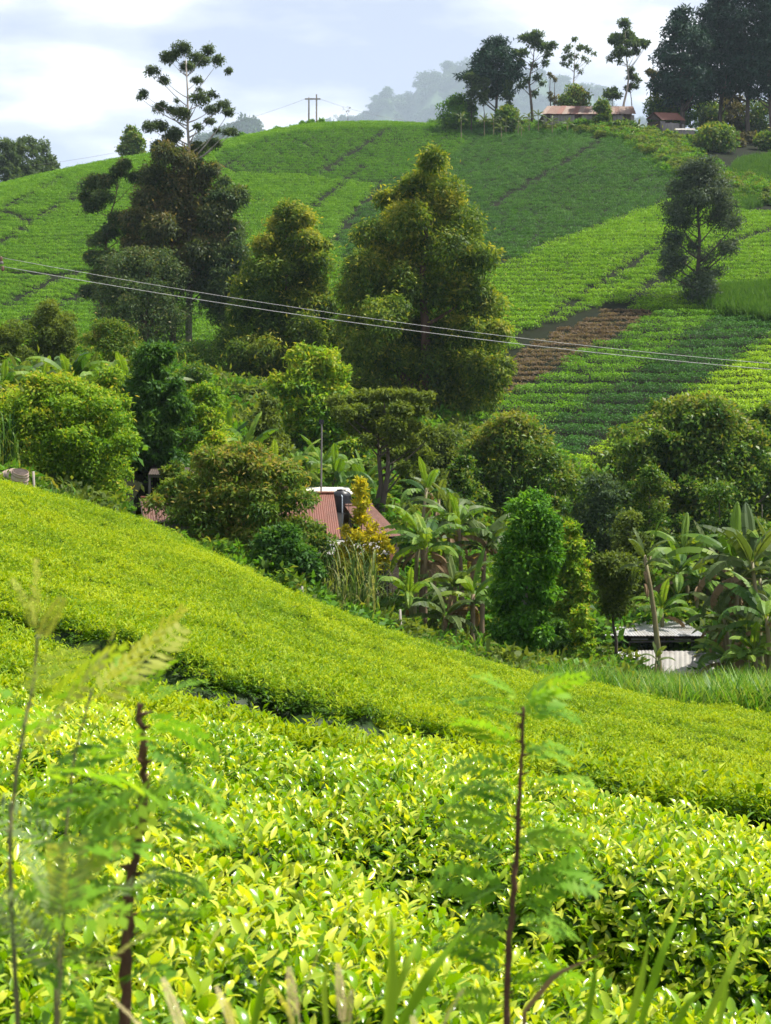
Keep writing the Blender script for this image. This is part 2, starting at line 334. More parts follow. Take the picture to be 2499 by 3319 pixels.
def near_tea():
    r = np.random.default_rng(5); xs = np.arange(-5.2, 5.0, .06); ys = np.arange(2.3, 11.4, .06); X, Y = np.meshgrid(xs, ys)
    ok = lambda x, y: (abs(x) < .32*y+1.25) & (y < edge_near(x)+.1) & (y > 2.35)
    Z = np.maximum(can_near(X, Y)-.10, H(X, Y)+.01); nx = len(xs); V = np.stack([X, Y, Z], -1).reshape(-1, 3); K = ok(X, Y).ravel()
    Fc = [(j*nx+i, j*nx+i+1, (j+1)*nx+i+1, (j+1)*nx+i) for j in range(len(ys)-1) for i in range(nx-1) if K[j*nx+i] and K[(j+1)*nx+i+1]]
    used = np.unique(np.array(Fc)); mp = np.full(len(V), -1); mp[used] = np.arange(len(used)); Fc = mp[np.array(Fc)]
    NTRI[0] += 2*len(Fc)
    root = empty('tea_hedge', (0, 6, float(H(0, 6)))); tag(root, 'glossy yellow green tea bushes with large leaves beside the path weeds', 'tea bushes', kind='stuff')
    b = link('inner_foliage', mesh('inner_foliage', V[used]-np.array(root.location), Fc, M['tea_inner_shade'], True, r.uniform(0, 1, len(Fc))), root); b['kind'] = 'stuff'
    P, nn = sample(500000, -5.2, 5.0, 2.4, 11.2, ok, can_near, r)
    up = nrm(nn*.75+np.array([0, 0, .8])+r.normal(0, .16, P.shape)); P[:, 2] += r.uniform(-.04, .045, len(P))
    o = scatter('leafy_shoots', P-np.array(root.location), euler_to(up, r.uniform(0, 6.28, len(P))), r.uniform(.8, 1.25, len(P)), NEAR, 9); o.parent = root; o['kind'] = 'stuff'
    n1 = len(P)
    P, nn = sample(240000, -5.2, 5.0, 2.4, 11.2, ok, can_near, r); P[:, 2] -= r.uniform(.04, .11, len(P))
    up = nrm(nn+np.array([0, 0, .3])+r.normal(0, .3, P.shape))
    o = scatter('lower_leaves', P-np.array(root.location), euler_to(up, r.uniform(0, 6.28, len(P))), r.uniform(.9, 1.3, len(P)), NEARLOW, 5); o.parent = root; o['kind'] = 'stuff'
    print('near shoots', n1, len(P))
near_tea()

# ---- the field that drops from the left to the trees, cut by one dark furrow
FUR = [W(*t)[:2] for t in ((-400,1880,19.5),(0,1990,18),(300,2062,17),(500,2135,16.6),(700,2222,16.5),(1000,2310,16.7),(1400,2385,17),(1650,2440,17.6))]
FUR2 = [W(*t)[:2] for t in ((2600,2560,19.0),(2100,2500,20),(1800,2440,21))]
def back_edge(x, y):
    u = x/y*F+1249.5; return np.interp(u, [-300,0,250,500,1000,1500,2200,2499,2900], [41.5,42,42.5,42.5,40.5,38,35,34,33])+.5*np.sin(u*.02)
def can_mid(x, y):
    P = np.stack([x.ravel(), y.ravel()], -1); d = dist_line(P, FUR).reshape(x.shape); d2 = dist_line(P, FUR2).reshape(x.shape)
    z = H(x, y)+.62+.07*wav(x, y, 2.6, 8)+.07*wav(x, y*1.7, 1.1, 9)-.26*np.clip((wav(x, y*1.4, 1.3, 17)-.65)/.5, 0, 1)
    u = x/y*F+1249.5
    fy = np.interp(x, [p[0] for p in FUR], [p[1] for p in FUR]); fd = np.clip((1640-u)/200, 0, 1)
    z = z-np.interp(u, [0, 550, 800], [.2, .2, .45])*np.exp(-(d/1.5)**2)*(y < fy)*fd+.14*np.exp(-(d/1.2)**2)*(y >= fy)*fd
    z = z-.6*np.exp(-(d/.52)**2)*fd-.25*np.exp(-(d2/.2)**2)
    return z
def mid_tea():
    r = np.random.default_rng(6)
    ok = lambda x, y: (abs(x) < .32*y+2.4) & (y > edge_near(x)+1.5) & (y < back_edge(x, y)) & (y > 6.5)
    ys = 7+np.arange(150)*.08; ys = np.r_[ys, np.arange(19, 43.5, .2)]; xs = np.arange(-17.6, 17.6, .2); X, Y = np.meshgrid(xs, ys); Z = can_mid(X, Y)-.12
    nx = len(xs); V = np.stack([X, Y, Z], -1).reshape(-1, 3); K = ok(X, Y).ravel()
    Fc = np.array([(j*nx+i, j*nx+i+1, (j+1)*nx+i+1, (j+1)*nx+i) for j in range(len(ys)-1) for i in range(nx-1) if K[j*nx+i] and K[(j+1)*nx+i+1]])
    used = np.unique(Fc); mp = np.full(len(V), -1); mp[used] = np.arange(len(used)); Fc = mp[Fc]; NTRI[0] += 2*len(Fc)
    root = empty('tea_field', (0, 25, float(H(0, 25)))); tag(root, 'smooth bright green tea field sloping down to the farm trees', 'tea field', kind='stuff'); L0 = np.array(root.location)
    b = link('inner_foliage', mesh('inner_foliage', V[used]-L0, Fc, M['tea_inner_shade'], True, r.uniform(0, 1, len(Fc))), root); b['kind'] = 'stuff'
    P, nn = sample(415000, -17.5, 17.5, 6.5, 43, ok, can_mid, r)
    dk = dist_line(P[:, :2], FUR); fyP = np.interp(P[:, 0], [p[0] for p in FUR], [p[1] for p in FUR]); k = (dk > np.where(P[:, 1] > fyP, .74, .5)) | (P[:, 0]/P[:, 1]*F+1249.5 > 1560) | (r.random(len(P)) < .06); P, nn = P[k], nn[k]
    up = nrm(nn*.6+np.array([0, 0, .8])+r.normal(0, .12, P.shape)); P[:, 2] += r.uniform(-.05, .03, len(P))
    o = scatter('leafy_shoots', P-L0, euler_to(up, r.uniform(0, 6.28, len(P))), r.uniform(.85, 1.3, len(P)), MID, 8); o.parent = root; o['kind'] = 'stuff'
    print('mid clusters', len(P))
mid_tea()

# ------------------------------------------------------------------ leaves of trees, shrubs and far tea bushes
def leaf_quads(P, out, r, ln, wd, droop=.3, flat=.5, cup=.12):
    """one diamond-shaped leaf (quad) per point; out = outward direction"""
    n = len(P); ax = nrm(r.normal(0, 1, (n, 3))*.8+out*.5-np.array([0, 0, droop])); nm = out*.9+np.array([0, 0, flat*.8])+r.normal(0, .38, (n, 3))
    lat = nrm(np.cross(nm, ax)); nm = np.cross(ax, lat); l = ln*r.uniform(.7, 1.3, (n, 1)); w = wd*r.uniform(.75, 1.25, (n, 1))/2
    mid = P+ax*l*.45
    return np.stack([P, mid+lat*w+nm*cup*l, P+ax*l, mid-lat*w+nm*cup*l], 1)
def clump_leaves(cl, r, ln, wd, cover=1.2, droop=.3, flat=.5, cap=40000, hollow=.5, tvar=.22):
    """cl: (n,6) centres + radii. Leaves through each clump, thickest near its skin."""
    cl = np.asarray(cl, float); area = 4*math.pi*((cl[:, 3]*cl[:, 4]+cl[:, 3]*cl[:, 5]+cl[:, 4]*cl[:, 5])/3)
    n = int(min(cap, cover*area.sum()/(ln*wd*.55))); k = r.choice(len(cl), n, p=area/area.sum())
    d = nrm(r.normal(0, 1, (n, 3))); d[:, 2] = np.where((d[:, 2] < -.3) & (r.random(n) < .5), -d[:, 2], d[:, 2])
    rad = hollow+(1.06-hollow)*r.random(n)**.6
    rad = rad+(r.random(n) < .08)*r.exponential(.2, n)
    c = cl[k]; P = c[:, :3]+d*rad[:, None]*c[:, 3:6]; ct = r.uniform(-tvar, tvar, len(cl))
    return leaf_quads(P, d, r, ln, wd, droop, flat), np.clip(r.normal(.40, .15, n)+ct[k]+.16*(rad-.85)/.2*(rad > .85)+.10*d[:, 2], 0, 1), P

# ---- tea on the far hillside: bushes in contour rows, plot by plot
def bush_proto(r, mat, rx, ry, rz, n=240, ln=.15, lumps=5):
    cl = [(0, 0, rz*.35, rx, ry, rz*.65)]+[(r.uniform(-.55, .55)*rx, r.uniform(-.5, .5)*ry, rz*.55, rx*.42, ry*.45, rz*.5) for _ in range(lumps)]
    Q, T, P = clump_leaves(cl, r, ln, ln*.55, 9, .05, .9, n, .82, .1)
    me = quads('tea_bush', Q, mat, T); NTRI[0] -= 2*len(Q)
    return me
def plan(*pts): return [G(*p) for p in pts]
FIELDS = {}
def field(key, mat_cols, poly, style, label, **kw):
    FIELDS[key] = dict(poly=poly, style=style, label=label, mat=leafmat('tea '+key, mat_cols, rough=.55, spec=.18, trans=.28, tcol=(1.4,1.35,.4), var=.3, nscale=.12), **kw)
POLY = {
 'brown': plan((1560,1210),(1640,1160),(1955,1002),(2010,1003),(2150,1016),(1720,1252),(1640,1300),(1500,1290)),
 'strip_light': plan((1480,1400),(1640,1300),(1720,1252),(2155,1014),(2365,1028),(1760,1392),(1600,1460)),
 'strip_dark': plan((1600,1460),(1760,1392),(2365,1028),(2540,1050),(2540,1085),(1880,1480),(1800,1500)),
 'yellow': plan((1800,1500),(1880,1480),(2560,1082),(2560,1500),(1800,1540)),
 'bright': plan((1480,1290),(1400,1010),(1580,893),(1800,790),(2180,650),(2560,650),(2560,1052),(2365,1030),(2150,1016),(1955,1000),(1640,1158)),
 'dark': plan((1090,800),(1230,600),(1400,545),(1520,470),(1480,420),(1700,400),(2250,400),(2330,560),(2180,652),(1800,790),(1580,893),(1400,1010),(1200,960)),
 'band': plan((690,560),(700,500),(900,440),(1480,415),(1530,470),(1400,548),(1230,603),(1000,575)),
}
field('brown', [(.075,.052,.036),(.155,.11,.075),(.23,.165,.12),(.16,.15,.07)], POLY['brown'], 'low', 'pruned brown tea plot between the light green rows and the bright field')
field('strip_light', [(.05,.15,.008),(.12,.29,.012),(.20,.40,.018)], POLY['strip_light'], 'row', 'light green strip of tea rows below the brown plot')
field('strip_dark', [(.02,.08,.016),(.05,.155,.028),(.085,.22,.035)], POLY['strip_dark'], 'row', 'dark green strip of rounded tea rows')
field('yellow', [(.12,.25,.008),(.26,.44,.012),(.42,.57,.02)], POLY['yellow'], 'flat', 'yellow green tea plot behind the large round tree')
field('bright', [(.07,.185,.006),(.155,.33,.008),(.27,.46,.014)], POLY['bright'], 'flat', 'bright green plucked tea field below the dark rows')
field('dark', [(.024,.09,.016),(.055,.16,.022),(.095,.23,.03)], POLY['dark'], 'round', 'dark green tea field of rounded bushes under the hilltop farm')
field('band', [(.035,.12,.010),(.08,.215,.014),(.14,.31,.02)], POLY['band'], 'round', 'mid green band of tea rows along the crest')
field('hill', [(.052,.155,.007),(.115,.27,.009),(.20,.38,.015)], None, 'flat', 'green contour rows of tea across the broad hillside')
LINES = [plan(*l) for l in (
 ((1640,1160),(1760,1092),(1955,1001),(2050,990),(2150,895)), ((2160,880),(2265,830),(2400,780),(2560,730)),
 ((1680,1120),(1850,985)), ((1890,960),(2070,850),(2180,790)), ((1960,440),(1890,500),(1700,610),(1580,680)), ((1180,540),(1060,640),(990,700),(930,780)),
 ((1250,430),(1130,510),(1050,565)), ((0,690),(110,630),(250,560)), ((0,800),(100,730),(240,640)), ((0,690),(60,710),(100,730)), ((0,885),(60,898),(230,900),(330,880)),
 ((0,1005),(120,945),(230,890)), ((700,560),(760,530)),
 ((230,640),(330,600)), ((40,1060),(180,1000),(330,930)), ((1080,790),(1160,690),(1230,600)))]
STYLE = {'round': dict(rx=.84, ry=.62, rz=.60, dh=.80, sx=1.15, g=.5), 'flat': dict(rx=.86, ry=.74, rz=.56, dh=.66, sx=.85, g=.42),
         'row': dict(rx=.86, ry=.92, rz=.70, dh=.92, sx=.85, g=.4), 'low': dict(rx=.7, ry=.45, rz=.30, dh=.52, sx=1.1, g=.4)}
def far_tea():
    r = np.random.default_rng(9)
    Yg = np.arange(93, 272, .5)
    pts = {k: [] for k in FIELDS}
    for st in STYLE:
        S = STYLE[st]; xs = np.arange(-78, 78, S['sx']); out = []
        for x in xs:
            z = H(np.full_like(Yg, x), Yg); i = np.argmax(z)+1; z = np.maximum.accumulate(z[:i]); lv = np.arange(math.ceil(z[0]/S['dh'])*S['dh'], z[-1], S['dh'])
            out.append(np.stack([np.full_like(lv, x), np.interp(lv, z, Yg[:i]), np.round(lv/S['dh'])], -1))
            n0 = len(lv)
        P = np.concatenate(out); P[:, 0] += (P[:, 2] % 2)*.5*S['sx']
        P[:, 0] += r.normal(0, .16, len(P)); P[:, 1] += r.normal(0, .07, len(P)) + .45*wav(P[:, 0], P[:, 1], 16, 12)+.2*wav(P[:, 0], P[:, 1], 5, 13)
        P = P[abs(P[:, 0]) < .285*P[:, 1]+1.5]
        own = np.full(len(P), 'hill', object)
        for k in ('bright', 'band', 'dark', 'yellow', 'strip_dark', 'strip_light', 'brown'): own[inside(P[:, :2], FIELDS[k]['poly'])] = k
        d = np.min([dist_line(P[:, :2], l) for l in LINES], 0)
        keep = (d > .64)
        # the farmyard along the hilltop and the rough ground at its end carry no tea
        yard = np.array(plan((1420,398),(1500,405),(1960,436),(2130,470),(2200,520),(2300,600),(2450,560),(2560,640),(2560,400),(1400,380)))
        keep &= ~inside(P[:, :2], yard) & ~inside(P[:, :2], plan((2390,660),(2560,600),(2560,700),(2400,690)))
        keep &= ~inside(P[:, :2], plan((2240,985),(2560,960),(2560,1045),(2330,1030)))
        for k in FIELDS:
            if FIELDS[k]['style'] == st: pts[k] = P[keep & (own == k)]
    for k, P in pts.items():
        f = FIELDS[k]; S = STYLE[f['style']]; z = H(P[:, 0], P[:, 1])-.06; L3 = np.stack([P[:, 0], P[:, 1], z], -1)
        pm = [bush_proto(r, f['mat'], S['rx']*r.uniform(.92, 1.1), S['ry'], S['rz']*r.uniform(.9, 1.1)) for _ in range(5)]
        sc_ = r.uniform(.9, 1.1, len(P))
        IND = {'strip_dark': ('rounded dark green tea bush in the narrow strip between two lighter plots', 'tea bushes of the dark strip', 140),
               'strip_light': ('light green tea bush in the strip just below the bare brown plot', 'tea bushes of the light strip', 110), 'brown': ('leafless brown pruned tea bush in the bare plot', 'pruned tea bushes', 50)}
        if k in IND:
            vis = np.argsort(P[:, 1])[:IND[k][2]]
            for j in vis:
                o = link('tea_bush', pm[int(r.integers(5))], loc=L3[j]); o.rotation_euler = (0, 0, float(r.normal(0, .25))); o.scale = [float(sc_[j])]*3
                tag(o, IND[k][0], 'tea bush', IND[k][1])
            rest = np.setdiff1d(np.arange(len(P)), vis)
            if not len(rest): continue
            L3, sc_ = L3[rest], sc_[rest]
        rot = np.zeros_like(L3); rot[:, 2] = r.normal(0, .25, len(L3)); L0 = L3.mean(0)
        root = empty('tea_field', L0); tag(root, f['label'], 'tea field', kind='stuff')
        o = scatter('tea_rows', L3-L0, rot, sc_, proto_coll('far_'+k, pm), 5); o.parent = root; o['kind'] = 'stuff'
        print('field', k, len(P))
far_tea()

# ------------------------------------------------------------------ wooded mountain beyond, and the haze
def hills():
    r = np.random.default_rng(3); hm = plain('wooded hill', [(.02,.05,.015),(.05,.10,.03)], .05, .95)
    fm = leafmat('far canopy', [(.02,.06,.018),(.045,.10,.03),(.07,.13,.04)], rough=.7, spec=.2, trans=.15, var=.4)
    pm = []
    for _ in range(5):
        cl = [(r.normal(0, 2.2), r.normal(0, 2.2), r.uniform(3, 8), *r.uniform(1.8, 3.2, 3)) for _ in range(7)]
        q, t, p = clump_leaves(cl, r, 1.5, .9, 1.4, .1, .5, 420); pm.append(quads('far_canopy', q, fm, t))
    col = proto_coll('far_canopy', pm); allP = []
    for nm, Y0, dep, sil, lab in (('hills', 4500, 720, [(900,440),(1050,425),(1130,398),(1170,372),(1250,335),(1320,322),(1400,275),(1470,238),(1560,232),(1640,250),(1700,252),(1800,278),(1860,290),(1920,305),(1960,350),(2060,420),(2200,470)], 'hazy blue wooded mountain rising behind the hilltop trees'),
                                  ('hills', 2500, 300, [(660,450),(740,432),(800,418),(850,432),(900,440),(960,428),(1050,440),(1150,470)], 'low hazy wooded ridge behind the crest of the tea hill')):
        us = np.linspace(sil[0][0], sil[-1][0], 110); top = (1659.5-np.interp(us, *zip(*sil)))/F*Y0; base = -10.
        vs_ = np.linspace(-1.3, 1.3, 40); X = (us[None]-1249.5)/F*Y0+0*vs_[:, None]; Y = Y0+dep*vs_[:, None]+0*us[None]
        Z = base+(top[None]-base-14)*np.exp(-(vs_[:, None]*1.35)**2)*(1+.03*wav(X, Y, 170, 4))
        V = np.stack([X, Y, Z], -1).reshape(-1, 3); nx = len(us)
        Fc = [(j*nx+i, j*nx+i+1, (j+1)*nx+i+1, (j+1)*nx+i) for j in range(len(vs_)-1) for i in range(nx-1)]
        o = link(nm, mesh(nm, V, Fc, hm, True)); tag(o, lab, 'hill', kind='structure')
        n = 4200 if Y0 == 4500 else 900; i = r.uniform(0, nx-1.01, n); j = r.uniform(5, 21, n); i0, j0 = i.astype(int), j.astype(int)
        allP.append(np.stack([X[j0, i0]+r.normal(0, 3, n), Y[j0, i0]+r.normal(0, 5, n), Z[j0, i0]-2], -1))
    P = np.concatenate(allP); rot = np.zeros_like(P); rot[:, 2] = r.uniform(0, 6.28, len(P))
    s = r.uniform(1.2, 2.8, len(P)); s[r.random(len(P)) < .04] *= 1.6
    o = scatter('forest', P, rot, s, col, 5); tag(o, 'far-off wood covering the hazy mountain', 'forest', kind='stuff')
hills()
def haze():
    m, N, L = nodes('haze'); v = N('ShaderNodeVolumePrincipled'); v.inputs['Color'].default_value = (.72, .85, 1, 1); v.inputs['Density'].default_value = HAZE_D; v.inputs['Anisotropy'].default_value = .1
    o = N('ShaderNodeOutputMaterial'); L(v.outputs[0], o.inputs['Volume'])
    b = MB().box((-3300, -60, -60), (3600, 6000, 1400)).build('haze', m); tag(b, 'pale blue haze in the valley air', 'haze', kind='stuff'); m.volume_intersection_method if False else None
HAZE_D = .00011
haze()

# ------------------------------------------------------------------ trees
M['bark'] = plain('grey brown bark', [(.05,.04,.03),(.12,.10,.08)], 2, .95, (1, 1, .2), .4)
M['bark_pale'] = plain('pale smooth bark', [(.18,.15,.12),(.42,.39,.34)], 1.2, .8, (1, 1, .25), .2)
M['bark_red'] = plain('red brown bark', [(.06,.035,.025),(.15,.09,.065)], 2, .95, (1, 1, .15), .4)
def lm(key, cols, **k):
    if key not in ('gold', 'dry', 'cane', 'conifer', 'frond', 'plume', 'blade', 'frond_grey', 'frond_yellow', 'napier', 'pasture'): cols = [tuple(min(.6, v*1.15) for v in c) for c in cols]
    M[key] = leafmat(key.replace('_', ' ')+' leaf', cols, **{**dict(rough=.55, trans=.4), **k}); return M[key]
lm('euc_dark', [(.02,.046,.018),(.045,.085,.03),(.085,.13,.042),(.14,.13,.055)], trans=.34, rough=.5)
lm('euc_brown', [(.028,.048,.018),(.062,.085,.03),(.12,.115,.042),(.20,.14,.06)], trans=.36, rough=.5)
lm('euc_olive', [(.018,.048,.010),(.052,.105,.015),(.12,.18,.022),(.29,.28,.038)], trans=.4, rough=.5)
lm('euc_open', [(.03,.055,.024),(.055,.09,.034),(.095,.135,.05)], trans=.34)
lm('conifer', [(.008,.028,.02),(.016,.05,.032),(.03,.075,.042)], trans=.12, rough=.6)
lm('dull', [(.026,.055,.024),(.05,.088,.038),(.085,.125,.05)], trans=.34)
lm('bluegrey', [(.026,.048,.034),(.05,.078,.05),(.085,.115,.07)], trans=.3)
lm('shrub_yellow', [(.035,.10,.01),(.10,.21,.015),(.20,.31,.022),(.34,.28,.03)])
lm('shrub_olive', [(.022,.065,.012),(.06,.125,.018),(.13,.19,.028),(.24,.19,.05)])
lm('avocado', [(.016,.055,.012),(.04,.11,.018),(.085,.17,.03)], rough=.48)
lm('avocado_bright', [(.025,.08,.012),(.07,.18,.015),(.19,.30,.02),(.30,.30,.03)], rough=.48)
lm('feather', [(.03,.06,.012),(.075,.115,.02),(.14,.18,.03)], trans=.4)
lm('green', [(.02,.08,.01),(.06,.17,.014),(.14,.28,.02)], rough=.48)
lm('green_deep', [(.014,.05,.01),(.042,.105,.015),(.10,.17,.024),(.18,.18,.035)], rough=.4)
lm('brown_leaf', [(.04,.045,.02),(.075,.075,.032),(.12,.10,.05)])
lm('gold', [(.16,.22,.015),(.38,.36,.018),(.58,.43,.02)])
lm('weed', [(.03,.08,.014),(.07,.17,.02),(.13,.25,.03)])
lm('pasture', [(.022,.07,.014),(.045,.115,.02),(.08,.16,.026)], rough=.5)
lm('napier', [(.03,.10,.012),(.075,.19,.018),(.15,.28,.03),(.32,.32,.10)], rough=.4, nscale=.4)
lm('cane', [(.05,.11,.025),(.11,.19,.05),(.22,.27,.10),(.32,.29,.15)], rough=.45)
lm('banana', [(.03,.08,.014),(.07,.145,.018),(.13,.22,.024),(.22,.28,.04)], rough=.5, spec=.2, trans=.36, var=.5)
lm('banana_dull', [(.035,.065,.018),(.075,.115,.03),(.13,.165,.05)], rough=.5, spec=.2, trans=.34, var=.5)
lm('dry', [(.09,.06,.035),(.18,.125,.075),(.28,.20,.12)], rough=.8, trans=.3)

def prof(pts): t, q = zip(*pts); return lambda x: np.interp(x, t, q)
DOME = [(0,.55),(.12,.85),(.35,1),(.6,.92),(.8,.7),(.93,.42),(1,.12)]
BOXY = [(0,.75),(.15,.95),(.38,1),(.6,.95),(.78,.82),(.9,.6),(1,.25)]
BUSH = [(0,.8),(.2,1),(.5,.98),(.75,.8),(.9,.5),(1,.15)]
CONE = [(0,.55),(.1,.9),(.25,1),(.45,.85),(.65,.62),(.8,.44),(.92,.24),(1,.05)]
COLUMN = [(0,.6),(.1,.9),(.3,1),(.6,.95),(.8,.8),(.93,.5),(1,.15)]
UMB = [(0,.2),(.35,.35),(.55,.8),(.7,1),(.88,.9),(1,.4)]
def tree(name, label, cat, px, Y, top, hw, leaf, trunk='bark', shape=DOME, cb=.1, n=40, cr=.3, sq=.85, cover=1.2, ln=None, asp=.45, droop=.3, flat=.5,
         cap=26000, tr=None, limbs=8, lean=(0, 0), clumps=None, seed=0, group=None, deep=.85, toptint=0., dark_in=None, base=None, hollow=.5, stems=1, flare=0., lumps=5, fill=.7, thick=False):
    """px, top, hw: where the tree stands, its top and half width as measured on the photograph; Y its distance in metres"""
    r = np.random.default_rng(1000+seed+int(px)*7+int(Y)); k = Y/F; x = (px-1249.5)*k
    if base is not None: zb = (1659.5-base)*k
    else: zb = float(H(x, Y))
    ht = (1659.5-top)*k-zb; R = hw*k; ln = ln or max(.13, 3.1*Y/1487); b = np.array([x, Y, zb])
    if clumps is not None:
        cl = []
        for c in clumps:
            cx, cy_, cr_ = c[:3]; s_ = c[3] if len(c) > 3 else sq
            cl.append(((cx-px)*k, r.normal(0, .45)*R*deep, (1659.5-cy_)*k-zb, cr_*k, cr_*k, cr_*k*s_))
        cl = np.array(cl)
    else:
        f = prof(shape); t = r.random(n*6); t = t[r.random(n*6) < f(t)][:n]; a = r.uniform(0, 6.28, len(t)); q = cr*R*r.uniform(.65, 1.3, len(t))
        rad = np.maximum(f(t)*R-q*.75, 0)*np.where(r.random(len(t)) < .72, r.uniform(.8, 1.02, len(t)), r.uniform(0, .7, len(t)))
        w1, w2 = r.uniform(0, 6.28, 2); rad = rad*(1+.2*np.sin(2*a+w1)+.16*np.sin(3*a+6*t+w2)); out_ = r.random(len(t)) < .12; rad = np.where(out_, rad*1.18, rad); q = np.where(out_, q*.7, q)
        z = ht*(cb+(1-cb)*t); z = np.minimum(z, ht-q*sq*.9); z = np.maximum(z, q*sq*.55)
        cl = np.stack([rad*np.cos(a)+lean[0]*R*t, rad*np.sin(a)*deep+lean[1]*R*t, z, q, q, q*sq], -1)
        nf = int(n*fill); t = r.random(nf*8+8); t = t[r.random(len(t)) < f(t)][:nf]; a = r.uniform(0, 6.28, len(t)); q = cr*R*r.uniform(.9, 1.5, len(t)); rad = f(t)*R*.72*np.sqrt(r.random(len(t)))
        z = np.clip(ht*(cb+(1-cb)*t), q*sq*.6, ht-q*sq); inner = np.stack([rad*np.cos(a)+lean[0]*R*t, rad*np.sin(a)*deep+lean[1]*R*t, z, q, q, q*sq], -1)
    if lumps:                                                      # break every clump into uneven tufts
        m_ = len(cl); rep = np.repeat(cl, lumps, 0); dd = nrm(r.normal(0, 1, (len(rep), 3))); dd[:, 2] = np.abs(dd[:, 2])*.9-.25
        s_ = r.uniform(.34, .66, (len(rep), 1)); sub_ = np.concatenate([rep[:, :3]+dd*rep[:, 3:]*r.uniform(.45, .95, (len(rep), 1)), rep[:, 3:]*s_], 1); core = cl.copy(); core[:, 3:] *= .8
        cl2 = np.concatenate([core, sub_]+([inner] if clumps is None else [np.concatenate([cl[:, :1], r.normal(0, .16, (len(cl), 1))*R, cl[:, 2:]*[1, 1.05, 1.05, 1.05]], 1)] if thick else []))
    else: cl2 = cl
    root = empty(name, b); tag(root, label, cat, group)
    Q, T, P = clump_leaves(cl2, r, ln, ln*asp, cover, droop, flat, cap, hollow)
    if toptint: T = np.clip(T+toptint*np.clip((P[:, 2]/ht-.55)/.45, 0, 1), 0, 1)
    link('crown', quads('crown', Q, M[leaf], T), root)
    mb = MB(); tr = tr or max(.06, ht*.014)
    tops = [(np.array([lean[0]*R, lean[1]*R, ht*.93]) if clumps is None else np.array([cl[:, 0].mean()*.5+(cl[np.argmax(cl[:, 2]), 0])*.5, 0, ht*.94]))]
    for s_ in range(1, stems): tops.append(tops[0]*np.array([1, 1, r.uniform(.7, .95)])+np.array([r.uniform(-.5, .5)*R, r.uniform(-.4, .4)*R, 0]))
    axes = []
    for s_, tp in enumerate(tops):
        tt = np.linspace(0, 1, 9); wob = np.cumsum(r.normal(0, .012, (9, 2)), 0)*ht; wob -= wob[-1]*tt[:, None]
        A = tt[:, None]*tp; A[:, :2] += wob*np.sin(tt*math.pi)[:, None]+([0, 0] if s_ == 0 else r.normal(0, .02*ht, 2)*(1-tt[:, None])); A[0, 2] = -.25
        mb.tube(A, tr*(1-.86*tt)*(1+flare*np.exp(-tt*9)), 8); axes.append(A)
    for c in cl[r.choice(len(cl), min(limbs, len(cl)), False)]:
        A = axes[int(r.integers(len(axes)))]; e = c[:3]; h0 = np.clip((e[2]-.9*np.hypot(e[0], e[1])*r.uniform(.6, 1.2))/ht, .12, .88); s0 = np.array([np.interp(h0, A[:, 2]/ht, A[:, i]) for i in range(3)])
        tt = np.linspace(0, 1, 6)[:, None]; m_ = (s0+e)/2+np.array([0, 0, -.1*np.linalg.norm(e-s0)]); L_ = (1-tt)**2*s0+2*tt*(1-tt)*m_+tt*tt*e
        mb.tube(L_, tr*(1-.86*h0)*.55*(1-.75*tt[:, 0]), 5)
    mb.build('trunk', M[trunk], root, True)
    return root
# ---- hillside and hilltop trees
def c1(pts): return [(x/1.332, y/1.332, q/1.332) for x, y, q in pts]
tree('eucalyptus_tree', 'tall eucalyptus with open crown and pale forked upper branches above the tea hill', 'tree', 612, 128, 132, 150, 'euc_open', 'bark_pale',
     clumps=c1([(785,205,36),(845,228,46),(725,245,36),(805,283,34),(900,232,30),(660,298,34),(700,328,26),(748,225,30),(955,280,30),(985,305,18),(850,335,24),(618,402,24),(605,425,14),(695,450,34),(735,470,20),(915,410,24),(870,455,40),(785,497,44),(965,465,32),(905,465,30),(995,500,22),(1000,560,26),(985,590,18),(905,522,22),(860,560,18),(932,558,16),(655,560,34),(700,545,34),(770,590,34),(700,640,50),(850,640,56),(925,620,34),(745,600,40),(760,435,10),(865,405,10)]),
     tr=.3, limbs=34, cover=.85, droop=.75, asp=.34, ln=.27, base=1105, deep=.5, seed=1, hollow=.35)
E1 = 'eucalyptus trees on the lower hillside'
tree('eucalyptus_tree', 'broad dusky eucalyptus with brownish crown under the tall open one', 'tree', 560, 127, 470, 175, 'euc_brown', 'bark_red', clumps=[(540,520,42),(600,530,42),(500,580,46),(570,600,56),(640,590,42),(690,560,28),(480,650,50),(560,680,64),(640,670,56),(700,640,42),(450,720,46),(530,760,64),(620,750,64),(700,720,52),(480,830,56),(570,840,64),(650,830,56),(720,800,46),(430,800,36),(520,900,56),(620,900,56),(690,890,46)], lumps=5, thick=True, sq=.95, cover=1.4, droop=.7, ln=.36, asp=.36, tr=.28, limbs=12, seed=2, base=1110, group=E1, cap=60000, hollow=.35)
tree('eucalyptus_tree', 'dark thin eucalyptus with a side crown standing clear of the brown one', 'tree', 335, 128, 560, 88, 'euc_dark', 'bark_red', clumps=c1([(420,800,62),(470,780,40),(370,850,42),(455,860,50),(400,890,40),(500,740,40),(545,720,34),(510,950,52),(470,1000,50),(430,1040,48),(540,1000,44),(400,1110,55),(470,1120,60),(430,1190,60),(520,1150,50),(390,1260,50),(460,1270,60),(530,1260,55),(580,760,40),(600,830,36)]), tr=.2, limbs=14, cover=1.3, droop=.7, asp=.4, seed=3, base=1080, group=E1, hollow=.3)
tree('eucalyptus_tree', 'dark leafy eucalyptus with rounded shoulder beside the brown crowned one', 'tree', 735, 126, 555, 102, 'euc_dark', 'bark_red', DOME, .15, 60, .3, .9, 1.6, droop=.7, ln=.36, asp=.36, tr=.22, limbs=9, seed=4, base=1130, group=E1, hollow=.35)
